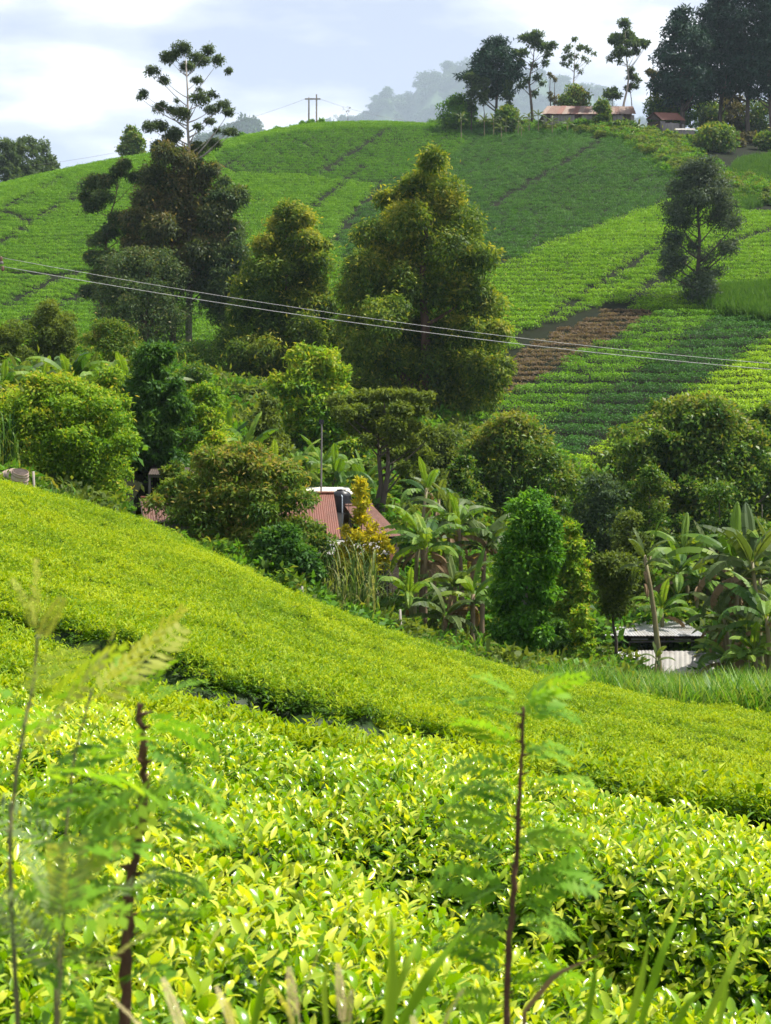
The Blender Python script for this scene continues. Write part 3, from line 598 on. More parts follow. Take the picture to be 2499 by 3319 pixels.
tree('eucalyptus_tree', 'shaded eucalyptus filling the lower grove below the brown crown', 'tree', 470, 124, 800, 190, 'euc_dark', 'bark_red', BUSH, .05, 60, .26, .9, 1.4, droop=.6, asp=.4, tr=.2, limbs=8, seed=5, base=1115, group=E1, stems=3)
tree('eucalyptus_tree', 'slender eucalyptus with rusty golden top between the dark grove and the olive giant', 'tree', 930, 100, 650, 192, 'euc_olive', 'bark_red', clumps=[(940,695,45),(980,720,45),(900,725,40),(930,765,58),(1000,790,48),(1042,790,28),(860,805,48),(950,840,66),(1030,860,52),(830,880,48),(900,900,66),(1000,930,66),(790,930,40),(850,980,66),(960,1010,76),(1050,1000,44),(780,1020,52),(880,1080,76),(990,1100,76),(1060,1090,48),(750,1110,58),(820,1160,76),(940,1180,85),(1040,1190,66),(780,1240,66),(880,1260,85),(1000,1280,76)], lumps=5, thick=True, sq=.95, cover=1.5, droop=.7, ln=.31, asp=.34, tr=.26, limbs=7, seed=6, base=1370, toptint=.26, cap=75000, hollow=.35)
tree('eucalyptus_tree', 'giant olive eucalyptus with golden tipped pyramidal crown beside the brown plot', 'tree', 1362, 95, 518, 300, 'euc_olive', 'bark_red', clumps=[(1400,565,52),(1355,610,56),(1450,640,56),(1300,655,56),(1250,645,38),(1400,690,76),(1300,740,76),(1500,740,66),(1200,770,56),(1230,840,66),(1340,840,85),(1460,840,85),(1545,860,56),(1180,900,66),(1140,960,52),(1290,950,85),(1400,960,85),(1520,960,76),(1590,1000,52),(1150,1060,66),(1250,1060,76),(1370,1080,85),(1490,1080,85),(1580,1110,66),(1610,1200,48),(1160,1160,76),(1280,1180,85),(1400,1200,85),(1520,1200,76),(1200,1270,76),(1320,1290,85),(1450,1300,85),(1560,1290,58),(1590,1240,58)], lumps=5, thick=True, sq=.95, cover=1.5, droop=.7, ln=.3, asp=.34, tr=.42, limbs=8, seed=7, base=1400, toptint=.16, cap=115000, deep=.75, hollow=.35)
tree('tree', 'lone grey green tree with hollow domed crown standing in the bright tea', 'tree', 2262, 139, 512, 118, 'bluegrey', 'bark',
     clumps=[(2270,545,40),(2235,560,42),(2300,560,42),(2270,600,62),(2210,610,45),(2330,615,50),(2200,660,47),(2240,660,50),(2300,660,56),(2345,680,50),(2180,715,42),(2220,720,45),(2360,740,42),(2330,710,42),(2175,780,42),(2205,790,37),(2172,840,42),(2205,850,35),(2370,800,35),(2340,810,30),(2165,885,32),(2300,830,30),(2250,800,25),(2330,880,25),(2240,910,32),(2270,950,50,1.2),(2245,985,50),(2280,900,32,1.4),(2310,940,25)],
     tr=.26, limbs=26, cover=1.1, droop=.6, asp=.4, seed=8, deep=.8, hollow=.2, lumps=4, thick=True)
for i, (px, Y, top, hw, cbv, lab) in enumerate(((2215,243,22,115,.24,'dark conifer with swept branches at the open end of the hilltop conifer row'), (2330,248,-60,125,.25,'very tall dark conifer behind the wooden outhouse'),
        (2425,246,-120,130,.28,'tallest dark conifer of the hilltop row with bare lower trunk'), (2500,242,-40,110,.28,'dark conifer with a thin pale trunk at the end of the row'), (2590,250,-80,120,.25,'dark conifer past the end of the wooden outhouse yard'))):
    tree('conifer_tree', lab, 'tree', px, Y, top, hw, 'conifer', 'bark', [(0,.75),(.15,1),(.4,.95),(.6,.8),(.8,.58),(.92,.36),(1,.1)], cbv, 80, .27, .5, 1.0, ln=.75, asp=.35, droop=.5, flat=.7, tr=.42, limbs=22, seed=20+i, group='tall conifers on the hilltop', cap=12000, hollow=.2, lumps=3)
tree('cedar_tree', 'dark spreading cedar on the hilltop beside the banana patch', 'tree', 1608, 250, 122, 100, 'conifer', 'bark', [(0,.7),(.2,1),(.45,1),(.65,.75),(.85,.4),(1,.1)], .36, 46, .3, .45, 1.1, ln=.7, asp=.35, tr=.3, limbs=14, seed=31, cap=9000, hollow=.2, lumps=3)
tree('umbrella_tree', 'umbrella crowned tree with clear forked trunk beside the dark cedar', 'tree', 1722, 248, 110, 72, 'dull', 'bark', clumps=[(1735,128,24,.6),(1765,135,24,.6),(1700,140,24,.6),(1785,155,18,.6),(1680,150,20,.6),(1740,150,24,.6),(1775,175,14),(1700,170,16),(1690,200,14),(1770,195,12),(1730,205,12),(1745,255,12),(1760,270,10),(1705,260,10),(1690,280,12),(1735,300,10)], tr=.28, limbs=16, ln=.62, cover=1.0, seed=32, hollow=.3)
tree('bare_tree', 'thin half bare tree with sparse twigs behind the rusty roofed shed', 'tree', 1858, 256, 122, 58, 'dull', 'bark_pale', clumps=[(1860,135,9),(1845,150,10),(1880,150,9),(1895,165,9),(1905,175,9),(1925,172,8),(1835,165,9),(1828,190,9),(1850,175,9),(1870,180,9),(1890,195,8),(1825,205,8),(1840,215,9),(1870,215,8),(1885,225,8),(1850,200,8),(1905,205,7),(1878,165,9)], tr=.2, limbs=18, ln=.5, cover=.8, seed=33, hollow=.1)
tree('tree', 'tall clear trunked tree with rounded crown above the shed roof end', 'tree', 2012, 247, 75, 72, 'dull', 'bark_pale', clumps=[(2020,90,20),(2045,100,22),(2000,105,20),(2060,120,20),(2030,125,24),(2005,130,22),(1985,145,16),(2075,140,14),(2090,148,9),(2100,137,8),(2045,150,20),(2015,160,20),(2000,175,14),(2035,180,14),(1985,180,10),(2060,170,12),(2010,195,9)], tr=.24, limbs=14, ln=.6, cover=1.2, seed=34, lean=(.1,0), hollow=.3)
tree('tree', 'small thin tree beneath the tall clear trunked one', 'tree', 2050, 252, 220, 24, 'dull', 'bark', clumps=[(2045,232,13),(2055,250,13),(2038,252,10),(2066,262,10),(2048,275,10),(2060,285,8),(2035,285,10)], tr=.13, limbs=7, ln=.5, seed=35, hollow=.2)
tree('tree', 'low dark tree leaning over the end of the long shed', 'tree', 1990, 254, 285, 34, 'dull', 'bark', clumps=[(1975,300,14),(1990,295,12),(2005,310,12),(1965,315,12),(1985,318,14)], tr=.1, limbs=5, ln=.5, seed=36)
tree('pollarded_tree', 'pollarded tree with knobbly fist of regrowth beside the conifers', 'tree', 2120, 250, 225, 22, 'brown_leaf', 'bark_red', clumps=[(2110,238,13),(2125,245,13),(2100,235,8),(2120,262,10),(2135,240,9)], tr=.2, limbs=5, ln=.5, seed=37)
for i, (px, top, lab) in enumerate(((1783,236,'bare pollarded trunk with a tuft on top behind the shed'), (1797,248,'shorter bare pollarded trunk with a forked top behind the shed'))):
    tree('pollarded_tree', lab, 'tree', px, 249, top, 8, 'brown_leaf', 'bark', clumps=[(px-1,top+5,5),(px+3,top+12,5),(px,top+70,6),(px+2,top+85,7)], tr=.17, limbs=4, ln=.45, seed=38+i)
for i, (px, top, hw, lf, lab) in enumerate(((1528,240,30,'dull','small leaning tree at the foot of the dark cedar'),(1568,255,22,'dull','thin sapling between the cedar and the round bush'),(1650,262,22,'dull','thin sapling under the cedar boughs beside the umbrella tree'))):
    tree('tree', lab, 'tree', px, 247, top, hw, lf, 'bark', UMB, .35, 9, .42, .7, 1.0, ln=.5, tr=.1, limbs=7, seed=41+i)
for i, (px, Y, top, hw, lf, lab) in enumerate(((1480,249,312,60,'weed','round light green bush at the end of the hilltop farmyard'), (1862,250,281,52,'shrub_olive','yellowish round bush behind the rusty shed roof'), (1952,240,318,28,'green_deep','dark round bush in front of the rusty shed roof'),
        (2140,247,288,50,'green_deep','leafy green bush behind the brown gabled hut'), (2190,250,300,70,'green','green hedge mass rising behind the brown gabled hut'), (2312,222,398,72,'green_deep','large rounded bush below the grey outhouse'), (2225,228,445,30,'green_deep','dark bush beside the grey outhouse'),
        (2010,236,398,46,'green_deep','leafy shrub in front of the long shed wall'), (2100,234,418,40,'green_deep','low shrub in front of the brown gabled hut'), (1640,243,345,40,'green_deep','low dark shrub behind the hilltop bananas'), (2430,238,440,60,'brown_leaf','brown withered shrub at the foot of the conifers'),
        (2380,232,455,34,'brown_leaf','bare brown thicket beside the large rounded bush'), (2490,230,430,40,'green_deep','dark shrub under the last conifer'), (2250,215,560,40,'green_deep','low scrub under the large rounded bush'),
        (2160,230,435,45,'green_deep','broad low shrub where the tea path ends'), (1890,240,392,30,'weed','low weeds along the plank shed wall'),(2290,256,330,60,'green_deep','tall hedge bush between the hut and the conifers'),(2370,258,310,60,'brown_leaf','brownish hedge bush among the conifer trunks'),(2460,258,320,70,'green_deep','dark hedge bush among the conifer trunks'))):
    tree('bush', lab, 'bush', px, Y, top, hw, lf, 'bark', BUSH, .02, 20, .4, .85, 1.1, ln=.6, cap=3500, seed=50+i, limbs=3, tr=.08)
tree('tree', 'dense dark green tree on the bare crest beside the tall eucalyptus', 'tree', 427, 244, 412, 42, 'green_deep', 'bark', [(0,.8),(.2,1),(.5,.95),(.75,.7),(.92,.4),(1,.1)], .05, 34, .36, .9, 1.2, ln=.6, cap=6000, seed=71)
for i, (px, top, hw) in enumerate(((20,455,50),(62,452,40),(98,444,46),(140,450,44),(165,505,34),(-30,440,46))):
    tree('eucalyptus_tree', ('bushy pale green eucalyptus in the clump beyond the crest', 'slim eucalyptus in the clump beyond the crest', 'highest topped eucalyptus of the clump beyond the crest', 'rounded eucalyptus of the clump beyond the crest', 'low eucalyptus at the downhill end of the clump beyond the crest', 'eucalyptus at the hidden end of the clump beyond the crest')[i], 'tree', px, 252+4*i, top, hw, 'dull', 'bark_pale', COLUMN, .05, 34, .33, .9, 1.1, ln=.6, cap=5000, seed=80+i, group='eucalyptus clump beyond the crest', toptint=.2)
tree('bare_tree', 'tiny bare tree on the crest beside the power line', 'tree', 1122, 272, 346, 16, 'brown_leaf', 'bark', clumps=[(1115,352,4),(1128,358,4),(1120,365,4),(1132,350,4)], tr=.1, limbs=4, ln=.35, cover=.15, seed=90, hollow=.1)
for i, (px, top, hw, lab) in enumerate(((985,398,14,'little shrub at the foot of the twin power poles'),(1010,392,14,'little upright shrub between the twin power poles'),(1040,388,13,'little shrub past the twin power poles'),(905,418,22,'low shrub on the crest before the power poles'),(960,412,16,'thin shrub on the crest near the power poles'),(780,432,14,'low shrub on the crest beside the tall eucalyptus'),(1105,405,12,'tuft of scrub on the crest under the bare tree'))):
    tree('bush', lab, 'bush', px, 262 if px > 850 else 254, top, hw, 'green', 'bark', BUSH, .02, 9, .45, .9, 1.0, ln=.5, cap=900, seed=91+i, limbs=2, tr=.06)

# ---- valley trees and farm shrubs
tree('shrub', 'bushy green shrub topping the rise behind the banana grove', 'shrub', 165, 78, 968, 92, 'feather', 'bark', DOME, .12, 40, .3, .85, 1.15, seed=110, cap=16000, toptint=.12)
tree('shrub', 'dark spreading shrub beside the rise of the banana grove', 'shrub', 30, 74, 1035, 90, 'feather', 'bark', BUSH, .1, 34, .3, .8, 1.1, seed=111, cap=12000)
tree('shrub', 'leafy light green shrub behind the banana grove', 'shrub', 375, 70, 1035, 130, 'shrub_olive', 'bark', BUSH, .1, 46, .27, .8, 1.15, seed=112, cap=18000)
tree('shrub', 'huge yellow green shrub overhanging the woven hive', 'shrub', 190, 49, 1212, 275, 'shrub_yellow', 'bark', BOXY, .03, 110, .17, .8, 1.5, ln=.15, seed=113, cap=46000, toptint=.12, deep=.7)
tree('avocado_tree', 'dark avocado tree with drooping leaves beside the huge yellow green shrub', 'tree', 500, 57, 1110, 118, 'avocado', 'bark', [(0,.85),(.2,1),(.45,.95),(.65,.8),(.85,.6),(1,.3)], .12, 60, .26, .8, 1.15, ln=.24, asp=.34, droop=.55, seed=114, cap=22000, tr=.13)
tree('shrub', 'yellowing shrub leaning against the dark avocado tree', 'shrub', 660, 60, 1240, 105, 'shrub_yellow', 'bark', DOME, .1, 44, .28, .85, 1.1, ln=.17, asp=.4, seed=115, cap=16000)
tree('shrub', 'dense olive shrub with russet tips covering the red roofed house corner', 'shrub', 780, 46.5, 1440, 262, 'shrub_olive', 'bark', BOXY, .02, 120, .17, .85, 1.5, ln=.19, asp=.34, droop=.4, seed=116, cap=46000, deep=.7, toptint=.12)
tree('shrub', 'low glossy shrub at the foot of the olive shrub', 'shrub', 915, 43.5, 1700, 130, 'avocado', 'bark', BUSH, .02, 44, .27, .8, 1.15, ln=.18, asp=.38, seed=117, cap=16000)
tree('avocado_tree', 'bright new leaved avocado tree in front of the olive eucalyptus', 'tree', 1025, 73, 1120, 145, 'avocado_bright', 'bark', [(0,.7),(.2,1),(.5,.98),(.75,.8),(.92,.5),(1,.25)], .2, 62, .26, .85, 1.15, ln=.27, asp=.36, droop=.45, seed=118, cap=24000, toptint=.12, tr=.15)
tree('flat_topped_tree', 'flat topped feathery tree with dark trunk behind the water tank', 'tree', 1225, 63, 1260, 180, 'feather', 'bark', clumps=[(1090,1310,34,.7),(1130,1300,38,.7),(1180,1290,38,.7),(1230,1285,36,.7),(1280,1285,36,.7),(1330,1285,36,.7),(1375,1290,30,.7),(1110,1345,40,.8),(1160,1340,42,.8),(1220,1340,45,.8),(1290,1335,42,.8),(1350,1330,40,.8),(1150,1385,40,.8),(1210,1390,42,.9),(1270,1390,46,.9),(1330,1385,36),(1240,1430,40),(1300,1430,42),(1350,1440,34),(1280,1480,36),(1330,1480,30),(1390,1420,30),(1190,1430,30),(1380,1480,26),(1310,1520,26)], tr=.17, limbs=22, cover=1.1, ln=.17, seed=119, deep=.9, toptint=.15, stems=3, cap=18000)
tree('tree', 'dark leafy tree with russet new growth behind the banana clump', 'tree', 1660, 71, 1342, 205, 'green_deep', 'bark', [(0,.8),(.25,1),(.5,.95),(.7,.78),(.86,.52),(1,.2)], .04, 95, .22, .85, 1.15, ln=.24, asp=.38, seed=120, cap=36000, toptint=.3, deep=.75, tr=.2)
tree('tree', 'feathery dull green tree linking the flat topped tree and the dark leafy tree', 'tree', 1440, 74, 1385, 105, 'feather', 'bark', DOME, .1, 40, .3, .85, 1.1, ln=.2, seed=121, cap=13000)
tree('columnar_tree', 'bright green columnar tree with a crooked bare trunk at the edge of the tea', 'tree', 1688, 42.5, 1588, 112, 'green', 'bark_pale', COLUMN, .2, 52, .33, .8, 1.2, ln=.16, asp=.42, droop=.55, seed=122, cap=34000, tr=.16, lean=(.38, 0), flare=.5, lumps=4)
tree('tree', 'massive round dark green tree filling the valley behind the banana grove and the shed', 'tree', 2255, 75, 1288, 290, 'green_deep', 'bark', BOXY, .06, 140, .15, .8, 1.5, ln=.27, asp=.5, seed=123, cap=56000, deep=.75, tr=.28, toptint=.14)
tree('tree', 'dark green tree past the massive round one', 'tree', 2490, 80, 1300, 150, 'green_deep', 'bark', DOME, .06, 60, .24, .8, 1.1, ln=.27, asp=.5, seed=223, cap=16000)
tree('shrub', 'dull brownish shrub between the dark leafy tree and the massive round tree', 'shrub', 1955, 62, 1530, 118, 'dull', 'bark', DOME, .05, 46, .28, .8, 1.0, ln=.18, seed=124, cap=13000)
tree('shrub', 'small olive shrub above the feathery tree by the shed', 'shrub', 2040, 58, 1655, 85, 'feather', 'bark', DOME, .05, 34, .3, .8, 1.1, ln=.17, seed=125, cap=10000, toptint=.1)
tree('tree', 'small feathery tree standing in front of the pale roofed shed', 'tree', 1992, 50.5, 1795, 100, 'feather', 'bark', UMB, .56, 40, .3, .8, 1.0, ln=.15, seed=126, cap=12000, tr=.08)
tree('shrub', 'yellow green shrub between the columnar tree and the pale roofed shed', 'shrub', 1885, 45.5, 1955, 52, 'shrub_yellow', 'bark', DOME, .02, 38, .3, .85, 1.1, ln=.16, seed=127, cap=12000)
tree('shrub', 'green shrub filling the gap behind the columnar tree', 'shrub', 1845, 50, 1690, 78, 'shrub_yellow', 'bark', COLUMN, .02, 44, .32, .85, 1.1, ln=.16, seed=128, cap=13000)
tree('shrub', 'golden leaved shrub glowing in front of the red roofed house', 'shrub', 1168, 49.5, 1548, 86, 'gold', 'bark', [(0,.7),(.2,1),(.38,.95),(.5,.5),(.6,.22),(1,.12)], .4, 46, .22, 1.2, .5, ln=.17, asp=.36, droop=-.5, flat=.1, seed=129, cap=12000, stems=4, tr=.05, fill=.2, hollow=.2)
tree('shrub', 'dark low shrub behind the trunk of the columnar tree', 'shrub', 1800, 46, 2010, 75, 'avocado', 'bark', BUSH, .02, 30, .3, .8, 1.1, ln=.16, seed=130, cap=9000)
tree('shrub', 'shrub in the shade between the two farmhouses', 'shrub', 610, 55, 1560, 90, 'avocado', 'bark', BUSH, .02, 30, .3, .8, 1.0, ln=.16, seed=131, cap=9000)
tree('shrub', 'shadowy thicket under the olive eucalyptus', 'shrub', 1180, 88, 1300, 150, 'green_deep', 'bark', BUSH, .02, 40, .26, .8, 1.0, seed=132, cap=10000)
tree('shrub', 'shadowy thicket under the golden topped eucalyptus', 'shrub', 780, 92, 1230, 170, 'green_deep', 'bark', BUSH, .02, 40, .26, .8, 1.0, seed=133, cap=10000)
tree('shrub', 'thicket below the dusky eucalyptus grove', 'shrub', 620, 100, 1110, 140, 'green_deep', 'bark', BUSH, .02, 36, .26, .8, 1.0, seed=134, cap=9000)
tree('shrub', 'green thicket at the bottom of the bare brown plot', 'shrub', 1600, 88, 1370, 100, 'shrub_olive', 'bark', BUSH, .02, 36, .28, .8, 1.0, seed=135, cap=9000)
for i, (px, Y, top, hw, lf, lab) in enumerate(((350,54,1190,85,'shrub_yellow','light shrub squeezed between the huge shrub and the avocado'),(560,51.5,1495,62,'shrub_olive','small shrub screening the rickety porch'),(700,53,1400,95,'shrub_yellow','yellow green shrub behind the olive shrub'),
        (860,64,1290,95,'feather','feathery shrub under the golden topped eucalyptus'),(1120,74,1330,95,'green_deep','dark shrub beside the bright new leaved avocado'),(1360,68,1430,85,'feather','feathery shrub behind the flat topped tree'),(1500,64,1480,90,'green_deep','dark shrub behind the banana clump'),(1560,80,1390,95,'shrub_olive','olive shrub below the giant eucalyptus'),
        (1800,60,1560,85,'green_deep','dark shrub beside the columnar tree top'),(1880,72,1480,95,'shrub_olive','olive shrub at the foot of the tea strips'),(2110,66,1500,110,'green_deep','dark shrub merging with the massive round tree'),(2330,62,1560,130,'green_deep','leafy dark shrub behind the banana grove'),(2470,60,1600,110,'green_deep','dark shrub past the banana grove'),(640,72,1180,110,'green_deep','dark bushy shrub below the dusky grove'))):
    tree('shrub', lab, 'shrub', px, Y, top, hw, lf, 'bark', DOME, .04, 38, .28, .85, 1.0, ln=.18, cap=9000, seed=300+i, limbs=5, fill=.4)
print('tris after trees', NTRI[0])
# ------------------------------------------------------------------ bananas
def banana_leaf(r, pitch, curl, torn, mat, wid=.115, hang=.4):
    """blade along +X from the stem, length 1, split into fingers where torn"""
    n = 15; t = np.linspace(0, 1, n+1); a = pitch-curl*t**1.35; d = np.stack([np.cos(a), 0*a, np.sin(a)], -1)
    mid = np.concatenate([[[0, 0, 0]], np.cumsum((d[:-1]+d[1:])/2/n, 0)]); up = np.stack([-np.sin(a), 0*a, np.cos(a)], -1)
    w = wid*np.clip((t-.1)/.14, 0, 1)**.6*np.clip((1-t)/.3, 0, 1)**.55; V, Fc, T = [], [], []; base = r.uniform(.3, .7)
    for s in (-1, 1):
        lat = np.array([0, s, 0]); dr = 0.; g = base
        for i in range(n):
            if w[i]+w[i+1] < .01: continue
            if r.random() < torn: dr = r.uniform(-.1, .9)*torn; g = base+r.normal(0, .12); gap = .16
            else: gap = 0.
            q = []
            for j, sh in ((i, gap), (i+1, 0)):
                c = mid[j]+(mid[i+1]-mid[i])*0; v1 = lat*.5+up[j]*(.28-.1*dr); v2 = lat*(1-.15*dr)+up[j]*(.25-hang-dr*.9)
                off = d[j]*(sh/n+.02)
                q.append((c, c+v1*w[j]+off*.5, c+v2*w[j]+off))
            b = len(V); V += [q[0][0], q[0][1], q[0][2], q[1][0], q[1][1], q[1][2]]; Fc += [(b, b+3, b+4, b+1), (b+1, b+4, b+5, b+2)]; T += [g, g]
    k = len(V)                                                     # midrib
    for i in range(n+1):
        rr = .011*(1-.8*t[i]); V += [mid[i]+np.array([0, rr, 0])-up[i]*.003, mid[i]-up[i]*rr*2, mid[i]-np.array([0, rr, 0])-up[i]*.003]
    for i in range(n): Fc += [(k+3*i, k+3*i+3, k+3*i+4, k+3*i+1), (k+3*i+1, k+3*i+4, k+3*i+5, k+3*i+2)]; T += [.95, .95]
    return mesh('leaf', V, Fc, mat, False, T)
rb = np.random.default_rng(21)
BL = {}
for key, mat in (('banana', M['banana']), ('banana_dull', M['banana_dull'])):
    BL[key] = {'up': [banana_leaf(rb, rb.uniform(1.2, 1.45), rb.uniform(.2, .9), .45, mat, .10, .15) for _ in range(3)],
               'mid': [banana_leaf(rb, rb.uniform(.8, 1.15), rb.uniform(.9, 1.7), rb.uniform(.35, .75), mat) for _ in range(6)],
               'low': [banana_leaf(rb, rb.uniform(.35, .8), rb.uniform(1.3, 2.2), rb.uniform(.5, .9), mat) for _ in range(5)]}
DRYL = [banana_leaf(rb, rb.uniform(-.1, .4), rb.uniform(1.5, 2.0), .7, M['dry'], .09, .9) for _ in range(4)]
M['pseudostem'] = plain('banana stem', [(.10,.13,.05),(.20,.17,.08),(.13,.09,.05)], 3, .6, (1, 1, .3))
M['pseudostem_dry'] = plain('stem in dry sheaths', [(.10,.065,.04),(.22,.16,.10),(.06,.04,.028)], 4, .9, (1, 1, .3))
def banana(label, px, Y, top, kind='banana', nl=9, dry=3, seed=0, group=None, lean=0., L=None, young=False, parts=True):
    r = np.random.default_rng(500+seed); k = Y/F; x = (px-1249.5)*k; zb = float(H(x, Y)); ht = (1659.5-top)*k-zb
    L = L or min(2.3, ht*.55); sh = max(.25, ht-L*.93)
    root = empty('banana_plant', (x, Y, zb), r.uniform(0, 6.28)); tag(root, label, 'banana plant', group)
    tt = np.linspace(0, 1, 6); ax = np.stack([lean*tt**2*sh*math.cos(-root.rotation_euler.z), lean*tt**2*sh*math.sin(-root.rotation_euler.z), tt*sh-.1*(1-tt)], -1)
    MB().tube(ax, .10*(1-.5*tt)*min(1, ht/3.2)*(1 if not dry else 1.15), 9).build('stem', M['pseudostem_dry'] if dry > 2 else M['pseudostem'], root, True)
    tip = ax[-1]; acc = []
    def put(me, yaw, s, z, nm='leaf'):
        o = link(nm, me, root); o.location = (tip[0], tip[1], z); o.rotation_euler = (0, float(r.normal(0, .08)), yaw); o.scale = (s, s*float(r.uniform(.9, 1.2)), s)
    B = BL[kind]; y0 = r.uniform(0, 6.28)
    for i in range(nl):
        y = y0+i*2.4+r.normal(0, .25); f = i/max(nl-1, 1); set_ = B['low'] if f < .45 else B['mid'] if f < .92 else B['up']
        put(set_[int(r.integers(len(set_)))], y, L*r.uniform(.85, 1.08)*(.82 if f >= .92 else 1), sh*(.9+.1*f))
    for i in range(dry): put(DRYL[int(r.integers(4))], r.uniform(0, 6.28), L*r.uniform(.6, .85), sh*r.uniform(.75, .95), 'dry_leaf')
    return root
G1, G2, G3, G4 = 'bananas behind the huge yellow green shrub', 'bananas behind the red roofed house', 'banana clump beside the red roofed house', 'bananas around the pale roofed shed'
for i, (px, Y, top) in enumerate(((60,64,1110),(130,62,1095),(215,61,1075),(290,62,1092),(330,60,1110),(420,61,1090),(480,64,1120),(10,60,1130))):
    banana(('banana plant with a withered top in the grove behind the huge shrub','banana plant with broad drooping blades in the grove behind the huge shrub','banana plant with a tall upright blade in the grove behind the huge shrub','banana plant crowding the middle of the grove behind the huge shrub','low leaved banana plant in the grove behind the huge shrub','banana plant with spreading blades beside the dark avocado tree','banana plant half behind the dark avocado tree','banana plant at the open end of the grove behind the huge shrub')[i], px, Y, top, 'banana' if i % 3 else 'banana_dull', 12, 1, i, G1, rb.uniform(-.1, .1))
for i, (px, Y, top) in enumerate(((735,64,1275),(800,60,1305),(880,61,1370),(960,66,1365),(1030,68,1370),(1100,66,1390),(1170,68,1420))):
    banana(('banana plant rising beside the yellowing shrub','banana plant with a narrow upright blade behind the olive shrub','banana plant with arching blades over the olive shrub','banana plant behind the tall mast','banana plant with torn blades behind the cream roof','banana plant drooping over the water tank','banana plant under the flat topped tree')[i], px, Y, top, 'banana', 9, 1, 20+i, G2, rb.uniform(-.1, .1))
for i, (px, Y, top, dr) in enumerate(((1340,50,1580,2),(1365,52,1590,3),(1375,48,1600,6),(1440,52.5,1530,3),(1500,50,1545,6),(1560,50,1600,6),(1355,58,1450,2),(1420,60,1490,2),(1530,46,1760,5))):
    banana(('banana plant with one broad upright blade beside the red roof','banana plant with wide fanned blades beside the red roof','banana plant with a brown skirt in the middle of the clump beside the house','banana plant with the highest blades of the clump beside the house','banana plant with a shaggy brown skirt beside the columnar tree','banana plant half hidden by the columnar tree','pale leaved banana plant behind the red roof end','banana plant with a lone bright upright leaf behind the clump','short banana plant in dry sheaths at the foot of the clump')[i], px, Y, top, 'banana' if i % 2 == 0 else 'banana_dull', 10 if i < 6 else 7, dr, 40+i, G3, rb.uniform(-.08, .08), 1.7)
for i, (px, Y, top, n, L) in enumerate(((2140,47,1690,6,1.15),(2235,60,1630,8,2.1),(2300,61,1650,8,2.1),(2390,49,1580,9,2.5),(2470,47,1590,9,2.4),(2440,52,1700,9,2.2),(2375,48,1850,8,1.6),(2500,45,1790,9,2.1),(2362,49,1930,6,1.1),(2180,58,1700,8,2.0),(2115,44.2,2060,5,.7),(2090,60,1650,8,2.0),(2545,55,1640,8,2.2),(2420,60,1660,9,2.2))):
    banana(('banana plant on a bare stem in front of the pale shed roof','banana plant with a tall upright blade behind the shed','banana plant with two upright blades behind the shed roof end','banana plant with a bright new leaf above the massive grove','banana plant with long yellowing blades beyond the shed','banana plant with blue green blades beyond the shed','banana plant with drooping blades beside the shed roof end','banana plant with browning low blades beyond the shed','small banana plant at the corner of the pale sheets','banana plant behind the small feathery tree','banana sucker in front of the pale sheets','banana plant under the massive round tree','banana plant past the shed under the massive round tree','banana plant deep in the grove beyond the shed')[i], px, Y, top, 'banana' if i % 2 else 'banana_dull', n, 2 if i != 10 else 0, 60+i, G4, rb.uniform(-.12, .12), L)
for i, (px, top) in enumerate(((1495,352),(1570,362),(1600,358),(1640,370),(1680,360),(1715,352),(1745,345),(1770,375),(1790,365),(1625,385),(1690,385),(1995,385),(2030,395),(2070,380),(1840,375))):
    banana(('small banana plant beside the round light bush on the hilltop','hilltop banana plant at the foot of the sapling','hilltop banana plant under the cedar','hilltop banana plant beside the thin sapling','hilltop banana plant under the umbrella tree','hilltop banana plant beside the umbrella tree trunk','tall hilltop banana plant at the shed corner','low banana plant against the shed wall','banana plant covering the shed corner boards','low banana plant below the cedar at the tea edge','low banana plant at the tea edge below the umbrella tree','banana plant in front of the dark round hilltop bush','banana plant before the shed roof end','banana plant beside the brown gabled hut','banana plant halfway along the plank wall')[i], px, 237 if i > 7 else 241, top, 'banana_dull', 7, 0, 90+i, 'hilltop bananas along the shed', 0, 1.5)

for i, (px, Y, top) in enumerate(((2385,51,1900),(2365,46.5,1990),(2400,46,1900),(2460,45,1960),(2370,47.5,1760),(2150,55,1850),(2490,50,1740),(2440,44.6,2040),(1470,47,1760),(1345,46.5,1790),(1425,45.6,1850),(2250,58,1760),(2330,60,1740))):
    banana(('short banana plant behind the shed end wall','leafy banana sucker at the end of the pale sheets','leafy banana sucker below the blue green blades','low banana sucker beyond the shed end','bushy banana plant over the shed roof end','bushy banana plant behind the pale shed roof','bushy banana plant beyond the browning one','low banana tuft at the grass edge beyond the shed','short banana plant under the shaggy brown skirt','short banana plant below the fanned blades','low banana sucker at the grass edge below the clump','bushy banana plant under the massive round tree','bushy banana plant deep behind the shed end')[i], px, Y, top, 'banana' if i % 2 else 'banana_dull', 11, 1, 120+i, G4 if px > 2000 else G3, rb.uniform(-.12, .12), 1.5 if i != 7 else .9)

